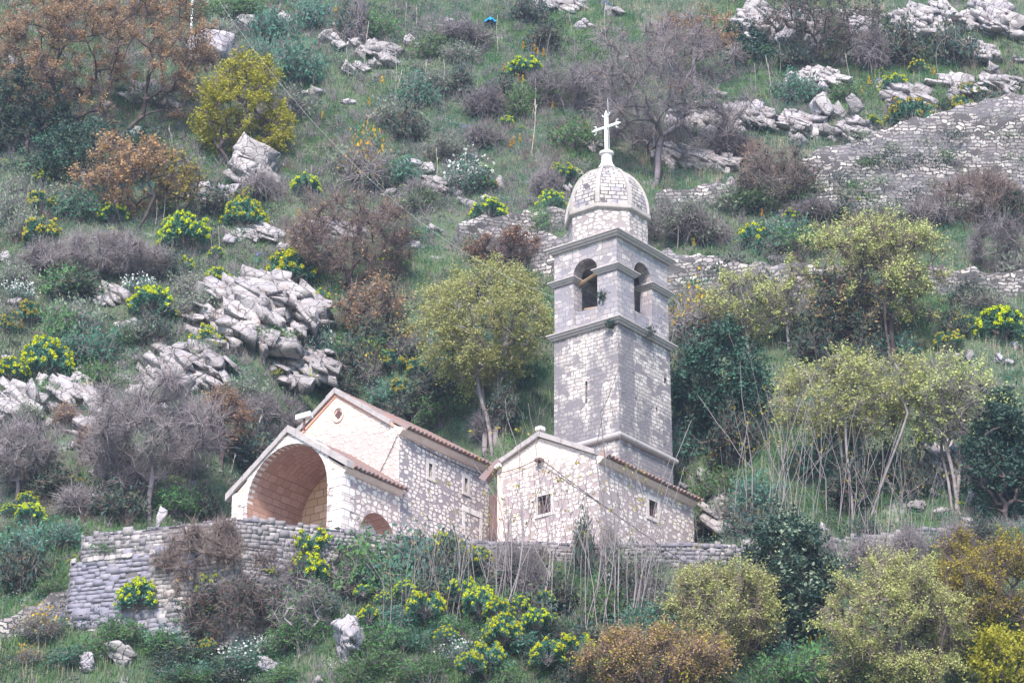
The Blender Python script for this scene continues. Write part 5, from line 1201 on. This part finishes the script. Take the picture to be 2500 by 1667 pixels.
SAPS = [(980,1560,1220),(1110,1530,1180),(1160,1520,1120),(1215,1530,1080),(1270,1530,1090),(1540,1550,1000),(1690,1540,1250),(1330,1540,1050),(1095,1560,1260),(935,1500,1330),(948,1575,1300),(965,1560,1290),(1000,1510,1300),(1035,1520,1250),(1042,1490,1270),(1062,1500,1330),(1136,1520,1230),(1200,1510,1240),(1205,1540,1150),(1240,1560,1040),(1250,1520,1150),(1315,1530,1330),(1350,1545,1110),(1362,1500,1080),(1372,1520,1190),(1440,1560,1160),(1452,1545,1100),(1480,1550,1130),(1500,1550,1160),(1528,1560,1090),(1522,1560,1180),(1560,1545,1230),(1612,1550,1200),(1640,1565,1250),(1655,1530,1300),(1290,1470,1060),(1410,1530,1200),(1580,1500,1150),(1590,1560,1320),
 (1790,1330,1000),(1842,1310,950),(1862,1300,880),(1880,1310,970),(1900,1320,1000),(1935,1280,950),(1960,1320,1010),(1990,1310,1020),(2040,1290,960),(2068,1300,1030),(2105,1280,930),(2150,1330,1010),(2170,1330,1140),(2222,1300,1020),(2240,1330,1120),(2300,1320,1150),(2190,1380,1160),(2130,1400,1130),(2080,1370,1140),(2160,1390,1200),(2330,1340,1180),(1750,1320,1090),(1990,1280,960),(1920,1270,900),(2270,1340,1100),
 (500,265,60),(1230,100,20),(1400,150,40),(1330,140,40),(1300,170,60),(1370,140,30),(1445,70,0),(1480,100,10)]
gp = ground([s[0] for s in SAPS], [s[1] for s in SAPS])
for i, (s, P) in enumerate(zip(SAPS, gp)):
    m = depth(P) / FPX; H = (s[1] - s[2]) * m / .93
    place(SAP[i % 6], P, (H * rng.uniform(.85, 1.2), H, H), rng.uniform(-.7, .7) + (math.pi if i % 2 else 0), ('tall ' if s[1] - s[2] > 330 else 'short ' if s[1] - s[2] < 190 else '') + ('many-stemmed bare pale sapling', 'forked bare pale sapling', 'whippy bare pale sapling', 'single-stemmed bare pale sapling', 'much-branched bare pale sapling', 'fan-shaped bare pale sapling')[(2, 1, 5, 3, 4, 0)[i % 6]], 'sapling', 'bare pale saplings', (s[0], (s[1] + s[2]) / 2))

def proto_stalk(seed):
    rng = np.random.RandomState(seed); p = np.array([0, 0, -.02]); d = np.array([rng.uniform(-.06, .06), rng.uniform(-.04, .04), 1]); P0, P1 = [], []
    for i in range(6):
        q = p + d / np.linalg.norm(d) * .17; P0.append(p); P1.append(q); p = q; d = d + rng.normal(size=3) * .05
        if i > 2 and rng.rand() < .5: P0.append(p); P1.append(p + np.array([rng.uniform(-.08, .08), 0, .1]))
    n = len(P0); return proto_pair('dry_stalk', None, 'stalk', [('stem', tubes(np.array(P0), np.array(P1), np.full(n, .007), np.full(n, .005), 4), BK['stem'])])
STK = [proto_stalk(71), proto_stalk(72), proto_stalk(73)]
STALKS = [(412,392,335),(424,388,300),(378,565,480),(398,560,470),(516,630,550),(535,622,545),(760,490,400),(1298,388,220),(1300,300,180),(1083,255,140),(963,260,160),(890,180,50),(963,245,130),(1010,270,180),(1030,250,140),(990,75,0),(1015,85,0),(965,45,0),(1216,140,30),(1335,145,80),(1395,75,0),(1480,110,0),(674,55,0),(850,200,110),(1275,260,200),(890,375,290),(1065,460,350),
 (1845,225,150),(1882,230,120),(2078,218,120),(1905,185,100),(2230,160,110),(2250,165,105),(2290,185,120),(2465,500,415),(1850,505,450),(1755,470,430),(110,1350,1275),(130,1360,1290),(340,1430,1330),(560,1180,1100),(1000,1010,930),(1022,1030,950),(1240,1500,1420),(1225,1560,1480)]
gp = ground([s[0] for s in STALKS], [s[1] for s in STALKS])
for i, (s, P) in enumerate(zip(STALKS, gp)):
    m = depth(P) / FPX; H = (s[1] - s[2]) * m / .93
    place(STK[i % 3], P, H, rng.uniform(0, 6.28), ('tall ' if s[1] - s[2] > 90 else '') + 'dry straw-coloured stalk', 'stalk', 'dry standing stalks', (s[0], (s[1] + s[2]) / 2))
def proto_spike(seed):
    rng = np.random.RandomState(seed); n = 90; z = rng.uniform(.45, 1.0, n); r = .07 * (1.05 - z) / .5 + .012; a = rng.uniform(0, 6.28, n)
    return proto_pair('flower_spike', None, 'flower', [('stem', tubes(np.array([[0, 0, -.05]]), np.array([[0, 0, .95]]), np.array([.012]), np.array([.01]), 3), L['green']), ('blossoms', leaf_quads(np.stack([np.cos(a) * r, np.sin(a) * r, z], -1), .05, rng, .6), L['spike'])])
SPK = [proto_spike(81), proto_spike(82)]
SPIKES = [(423,78),(819,30),(1278,120),(1305,125),(1313,135),(1327,138),(1230,175),(1266,200),(1276,202),(932,203),(900,258),(917,282),(945,292),(1246,360),(1255,352),(1269,345),(1300,350),(1350,265),(1432,315),(787,290),(170,480),(177,478),(223,502),(146,465),(565,490),(593,478),(600,485),(729,528),
 (2123,205),(2104,228),(1942,222),(1983,217),(2281,182),(1862,528),(150,683),(155,725),(135,718),(50,800),(136,665),(733,825),(743,823),(207,820),(1695,600),(2340,775),(1736,1122),(1748,1118),(1757,1125),(1835,1360),(1831,1375),(2003,1565),(1980,1572),(2111,1630),(605,1565),(287,1490),(262,1507),(543,1625),(961,1327),(1297,1520),(1635,1520),(2014,1600),(960,880),(1045,965),(1075,935)]
gp = ground([s[0] for s in SPIKES], [s[1] + 14 for s in SPIKES])
for i, (s, P) in enumerate(zip(SPIKES, gp)):
    m = depth(P) / FPX; place(SPK[i % 2], P, (34 * m,) * 2 + (36 * m,), rng.uniform(0, 6.28), 'orange-yellow flower spike', 'flower', 'orange-yellow flower spikes', s)
def proto_iris(seed):
    rng = np.random.RandomState(seed); V1 = blades(rng.normal(size=(60, 3)) * np.array([.3, .25, 0]), .8, .03, rng, .3); c = rng.normal(size=(9, 3)) * np.array([.35, .25, .08]) + np.array([0, 0, .95])
    i = np.repeat(np.arange(9), 10); return proto_pair('iris_clump', None, 'iris', [('leaves', V1, L['bluegreen']), ('blossoms', leaf_quads(c[i] + rng.normal(size=(90, 3)) * .05, .07, rng, .6), L['iris'])])
IR = [proto_iris(91)]
IRIS = [(627,635),(250,670),(1160,390),(1485,20),(1138,320),(420,1175),(312,1240),(470,1190),(150,15+1500),(962,1600),(570,1545),(1870,577),(1925,580),(2225,1035),(2155,210)]
gp = ground([s[0] for s in IRIS], [s[1] + 10 for s in IRIS])
for s, P in zip(IRIS, gp):
    m = depth(P) / FPX; place(IR[0], P, 26 * m, rng.uniform(0, 6.28), 'violet iris clump', 'iris', 'violet irises', s)

# ------------------------------------------------------------------ ground cover nobody could count
def scatter(n, seed, x0=-46, x1=46, y0=122, y1=222):
    r = np.random.RandomState(seed); x = r.uniform(x0, x1, n); y = r.uniform(y0, y1, n)
    k = np.abs(x) < .20 * y + 4; x, y = x[k], y[k]; d = poly_dist(x, y) > .15
    x, y = x[d], y[d]; return x, y, terrain(x, y), r
def cover(name, label, mat, x, y, z, maker, r):
    V, F_q = maker(np.stack([x, y, z], -1), r); c0 = np.array([0, 150, 60.]); o = link(name, mesh_np(name, V - c0, F_q), mat, None, c0); return tag(o, label, kind='stuff')
def pick(x, y, val, lo, hi, r):
    return r.rand(len(x)) < sstep(lo, hi, val)
def mk_blades(k, h, w, sp, lean=.35):
    def f(C, r):
        i = np.repeat(np.arange(len(C)), k); hh = h * r.uniform(.6, 1.3, len(C))[i]; P = C[i] + r.normal(size=(len(i), 3)) * np.array([sp, sp, .0]); P[:, 2] = terrain(P[:, 0], P[:, 1]) - .03
        return blades(P, hh, w, r, lean)
    return f
def mk_tuft(k, rad, hgt, ls, asp=.45):
    def f(C, r):
        sc = r.uniform(.5, 1.35, len(C)); i = np.repeat(np.arange(len(C)), k); v = r.normal(size=(len(i), 3)); v /= np.linalg.norm(v, axis=1)[:, None]; v[:, 2] = np.abs(v[:, 2])
        P = C[i] + v * (r.uniform(.35, 1, len(i)) ** .5 * sc[i])[:, None] * np.array([rad, rad, hgt]); return leaf_quads(P, ls, r, asp)
    return f
def mk_twigs(k, h, rr):
    def f(C, r):
        i = np.repeat(np.arange(len(C)), k); sc = r.uniform(.5, 1.4, len(C))[i]; b = C[i] + r.normal(size=(len(i), 3)) * np.array([.12, .12, 0]); d = r.normal(size=(len(i), 3)) * .55; d[:, 2] = 1; d /= np.linalg.norm(d, axis=1)[:, None]
        m = b + d * (h * .55 * sc)[:, None]; e = d + r.normal(size=d.shape) * .4; e /= np.linalg.norm(e, axis=1)[:, None]; q = m + e * (h * .5 * sc)[:, None]; n = len(i)
        return join([tubes(b, m, np.full(n, rr), np.full(n, rr * .8), 3), tubes(m, q, np.full(n, rr * .8), np.full(n, rr * .4), 3)])
    return f
def fields(x, y):
    return fbm(x / 11, y / 11, seed=41, octv=3), fbm(x / 5, y / 5, seed=43, octv=3), fbm(x / 17, y / 13, seed=47, octv=3)
x, y, z, r = scatter(52000, 1); a, b_, c_ = fields(x, y); k = pick(x, y, a + np.where(y < 139, .2, -.05), .36, .52, r)
cover('green_grass', 'fresh green grass between the rocks', L['green'], x[k], y[k], z[k], mk_blades(13, .55, .022, .24), r)
x, y, z, r = scatter(40000, 2); a, b_, c_ = fields(x, y); k = pick(x, y, 1 - a, .40, .56, r)
cover('grey_grass', 'dull grey-green grass', L['grey'], x[k], y[k], z[k], mk_blades(12, .52, .02, .24), r)
x, y, z, r = scatter(27000, 3); a, b_, c_ = fields(x, y); k = pick(x, y, b_, .40, .60, r)
cover('herb_cover', 'low blue-green herbs', L['bluegreen'], x[k], y[k], z[k], mk_tuft(56, .60, .72, .055), r)
x, y, z, r = scatter(17000, 4); a, b_, c_ = fields(x, y); k = pick(x, y, 1 - b_, .44, .6, r)
cover('dark_scrub', 'dark low evergreen scrub', L['ivy'], x[k], y[k], z[k], mk_tuft(66, .75, .85, .062), r)
x, y, z, r = scatter(11000, 5); a, b_, c_ = fields(x, y); k = pick(x, y, c_ - .12 * (y < 139), .46, .60, r)
cover('twig_scrub', 'leafless violet-grey scrub', L['twig'], x[k], y[k], z[k], mk_twigs(26, .75, .011), r)
x, y, z, r = scatter(9000, 6); a, b_, c_ = fields(x, y); k = pick(x, y, 1 - c_, .5, .62, r)
cover('dry_grass', 'pale dry grass and dead stems', L['straw'], x[k], y[k], z[k], mk_blades(9, .85, .013, .2, .18), r)
x, y, z, r = scatter(9000, 7); a, b_, c_ = fields(x, y); k = pick(x, y, fbm(x / 4, y / 4, seed=53, octv=2), .62, .72, r)
cover('white_flowers', 'tiny white flowers sprinkled in the grass', L['white'], x[k], y[k], z[k], mk_tuft(16, .5, .65, .028, .8), r)
x, y, z, r = scatter(9000, 8); a, b_, c_ = fields(x, y); k = pick(x, y, fbm(x / 6, y / 6, seed=57, octv=2), .56, .7, r)
cover('brown_scrub', 'russet low scrub', L['browntwig'], x[k], y[k], z[k], mk_twigs(24, .7, .011), r)

# ------------------------------------------------------------------ small man-made things
def cable(name, pts, sag, rad, mat, label, cat='cable'):
    b = BM(); P = []
    for p, q in zip(pts[:-1], pts[1:]):
        for i in range(12): f = i / 12; s = np.asarray(p) * (1 - f) + np.asarray(q) * f; P.append((s[0], s[1], s[2] - sag * 4 * f * (1 - f)))
    P.append(tuple(pts[-1])); c0 = Vector(P[0]); b.tube([Vector(p) - c0 for p in P], rad, 5)
    o = b.ob(name, mat, None, uv=False); o.location = c0; return tag(o, label, cat)
cable('overhead_wire', [at(505, -40, 176), at(1352, 726, 157.5)], 3.0, .006, MT['wire'], 'thin pale overhead wire crossing the slope from the top to the belfry', 'wire')
Lw = lambda O, x, y, z: loc(O, x, y) + np.array([0, 0, z])
cable('wall_cable', [Lw(O_CH, -1.6, 4.5, 4.6 + CHZ), Lw(O_CH, -.16, 4.48, 6.75 + CHZ), Lw(O_CH, -.04, 9.2, 6.45 + CHZ), Lw(O_CH, .02, 12.1, 6.6 + CHZ), Lw(O_AN, -6.3, -.18, 5.3 + ANZ), Lw(O_AN, -3.72, -.12, 5.55 + ANZ)], .10, .022, MT['cable'], 'black cable drooping along the chapel and annex walls')
cable('service_cable', [Lw(O_AN, -3.6, -.2, 5.5 + ANZ), at(2400, 1790, 134)], .8, .024, MT['cable'], 'long black cable running from the annex gable down to the lower right')
t = tag(empty('wall_lamp', Lw(O_AN, -3.66, 0, 5.42 + ANZ), -YAW), 'small dark lamp with coiled wires high on the annex gable', 'lamp')
b = BM(); b.box(-.22, .2, -.34, -.02, -.08, .08); b.ob('lamp_head', MT['iron'], t, bevel=.02)
b = BM(); b.tube([(.05 + .16 * math.cos(a), -.12, -.25 + .22 * math.sin(a)) for a in np.linspace(0, 6.1, 14)], .018, 5); b.ob('wire_coil', MT['cable'], t)
t = tag(empty('floodlight', Lw(O_CH, -3.4, .75, 7.3 + CHZ), -YAW + .35), 'white box floodlight on the ridge of the porch roof', 'lamp')
b = BM(); b.prism_y([(-.42, -.2), (.42, -.06), (.40, .22), (-.42, .08)], -.22, .22); b.ob('housing', MT['whitemetal'], t, bevel=.02)
b = BM(); b.box(-.05, .05, -.05, .05, -.75, -.1); b.ob('bracket', MT['iron'], t)
t = tag(empty('insulator', Lw(O_AN, -6.35, -.25, 5.62 + ANZ), -YAW), 'small white insulator where the chapel eave meets the annex', 'insulator')
b = BM(); b.tube([(-.16, 0, 0), (.16, 0, .12)], [.10, .13], 8); b.ob('cap', MT['whitemetal'], t); b = BM(); b.box(-.03, .03, -.02, .3, -.02, .04); b.ob('bracket', MT['iron'], t)
t = tag(empty('rubbish_bin', loc(O_CH, -1.35, -1.0) + np.array([0, 0, .01]), -YAW), 'dark green lidded bin by the porch pier behind the spurge', 'bin')
b = BM(); b.prism([(-.5, -.4, 0), (.5, -.4, 0), (.5, .4, 0), (-.5, .4, 0)], [(-.62, -.5, 1.2), (.62, -.5, 1.2), (.62, .5, 1.2), (-.62, .5, 1.2)]); b.ob('bin_body', MT['bin'], t, bevel=.03)
b = BM(); b.prism_x([(-.56, 1.21), (.56, 1.21), (.56, 1.45), (-.56, 1.28)], -.68, .68); b.ob('lid', MT['bin'], t, bevel=.03)
P = gnd(466, 97); m = depth(P) / FPX
t = tag(empty('pole', P), 'white pole rising out of the top of the photo behind the pointed boulder', 'pole'); b = BM(); b.tube([(0, 0, -.5), (-.02, 0, 3), (-.05, 0, 7.5)], [.09, .085, .075], 10); b.ob('shaft', MT['whitemetal'], t, uv=False)
b = BM(); b.tube([(0, 0, -.4), (0, 0, .16)], .22, 10); b.ob('footing', MT['coping'], t, uv=False)
P = gnd(1197, 68); b = BM(); rngp = random.Random(8)
bmesh.ops.create_grid(b.b, x_segments=14, y_segments=14, size=.45)
for v in b.b.verts:
    q = v.co; rr_ = math.hypot(q.x, q.y); q.z = max(.0, .62 - rr_ * 1.1) + .06 * math.sin(9 * math.atan2(q.y, q.x)) * rr_ * 2 + rngp.uniform(-.02, .02)
bmesh.ops.solidify(b.b, geom=b.b.faces[:], thickness=.012)
o = b.ob('tarp', MT['tarp'], None, uv=False); o.location = P + np.array([0, -.2, .25]); tag(o, 'crumpled bright blue plastic sheet lying on the upper slope', 'plastic sheet')
V, Fc = rock_mesh(88, .30, .24, .85, 4, 22)
V[:, 0] += .12 * np.sin(V[:, 2] * 2.2); V[:, 0] *= np.interp(V[:, 2], [-1, -.2, .3, 1.1], [1.3, .6, 1.15, .5]); o = link('standing_stone', mesh_np('standing_stone', V, Fc), MT['rock'], None, at(389, 1268, 148.2)); tag(o, 'slim upright weathered stone standing behind the bastion parapet', 'stone')
for nm, O, x, y, z, s in (('wall_shrub', O_TW, -.3, -.22, 7.15 * S + TWZ, .3), ('wall_shrub', O_TW, .25, 2.55, 7.5 * S + TWZ, .42), ('wall_shrub', O_TW, -.95, -.1, 9.0 * S + TWZ, .35)):
    rr_ = np.random.RandomState(int(z * 10)); c = rr_.normal(size=(170, 3)) * s * .45; c[:, 2] -= .1; o = link(nm, mesh_np(nm, *leaf_quads(c, .07, rr_)), L['ivy'], None, Lw(O, x, y, z))
    tag(o, {.3: 'tiny green tuft growing under the cornice on the tower face', .42: 'green tuft rooted on the tower cornice right of the corner', .35: 'dark tuft on the belfry corner pier'}[s], 'plant')
# tufts growing in the joints of the path walls
rw = np.random.RandomState(99)
for i, (px, py) in enumerate([(2330,330),(2400,345),(2260,350),(2200,400),(2120,395),(2060,470),(2290,400),(2430,400),(2150,440),(2230,470),(1960,480),(2100,330),(1750,660),(1700,690),(1830,690),(2360,690),(1800,480),(2470,330),(2050,430),(2090,450),(2180,360),(2240,385),(2310,375),(2360,420),(2440,440),(2480,390),(2280,450),(2210,500),(2330,500),(2000,455),(1910,470),(2450,290),(2390,300),(2150,385),(2120,480)]):
    best = None; d = ray(px, py)
    g = gnd(px, 545 if py < 520 else 735 if px < 2100 else 726); k = (g[1] - .1 - CAM[1]) / d[1]; P = CAM + d * k
    c = rw.normal(size=(220, 3)) * np.array([.5, .25, .22]); o = link('wall_shrub', mesh_np('wall_shrub', *leaf_quads(c, .075, rw)), L[('ivy', 'green', 'grey')[i % 3]], None, P); ITEMS.append((o, ('dark', 'green', 'greyish')[i % 3] + ' wall tuft', 'plant', 'tufts in the wall joints', (px, py)))

# ------------------------------------------------------------------ labels from where things stand
MARKS = [('tower dome', 1488, 450), ('tower cross', 1480, 320), ('belfry', 1500, 690), ('tower shaft', 1500, 930), ('chapel gable', 850, 1000), ('porch arch', 690, 1180), ('annex', 1450, 1220), ('bastion', 260, 1400), ('largest outcrop', 622, 772), ('slanting outcrop', 452, 905),
 ('yellow-green bushy tree', 585, 262), ('big rusty tree', 225, 125), ('bare purple tree', 1625, 205), ('pale tree beside the tower', 1178, 790), ('biggest pale tree', 2135, 655), ('ramp wall', 2250, 420), ('blue sheet', 1197, 62), ('heaped boulders', 890, 125), ('laurel-like evergreen', 1945, 1410), ('forked golden tree', 2410, 1450), ('tall narrow boulder', 852, 1562), ('silvery dead tree', 725, 1500), ('small orange tree', 300, 405), ('broad pale crown', 2105, 965), ('rusty bottom tree', 1610, 1620), ('leafless tree by the porch', 365, 1060), ('ivy tree among boulders', 2010, 60), ('dark thorn tree', 850, 585), ('belfry-side broom', 1690, 800)]
def relation(x, y):
    n, mx, my = min(MARKS, key=lambda q: (q[1] - x) ** 2 + ((q[2] - y) * 1.1) ** 2); dx, dy = x - mx, y - my
    h = 'right' if dx > 0 else 'left'; v = 'below' if dy > 0 else 'above'
    if abs(dx) > 2.2 * abs(dy): return f'{h} of the {n}'
    if abs(dy) > 2.2 * abs(dx): return f'{v} the {n}'
    return f'{v} and {h} of the {n}'
groups = {}
for o, d, cat, grp, (x, y) in ITEMS: groups.setdefault(f'{d} {relation(x, y)}', []).append((x, y, o, cat, grp))
ORD = ['first', 'second', 'third', 'fourth', 'fifth', 'sixth', 'seventh', 'eighth', 'ninth', 'tenth', 'eleventh', 'twelfth', 'thirteenth', 'fourteenth']
for k, v in groups.items():
    v.sort(key=lambda q: q[0])
    for i, (x, y, o, cat, grp) in enumerate(v):
        lab = k if len(v) == 1 else k + (', leftmost' if i == 0 else ', rightmost' if i == len(v) - 1 else ', ' + ORD[i] + ' from the left')
        tag(o, lab, cat, grp)

# ------------------------------------------------------------------ air
b = BM(); b.box(-620, 620, -180, 680, -1.5, 172)
hz = b.ob('haze', None, None, uv=False); m = NT('air'); v = m.n('VolumePrincipled', {'Color': (.62, .77, 1.0), 'Density': HAZE, 'Anisotropy': .2}); m.t.links.new(v.outputs[0], m.out.inputs['Volume'])
hz.data.materials.clear(); hz.data.materials.append(m.m); tag(hz, 'pale blue air between the viewer and the hillside', kind='stuff')
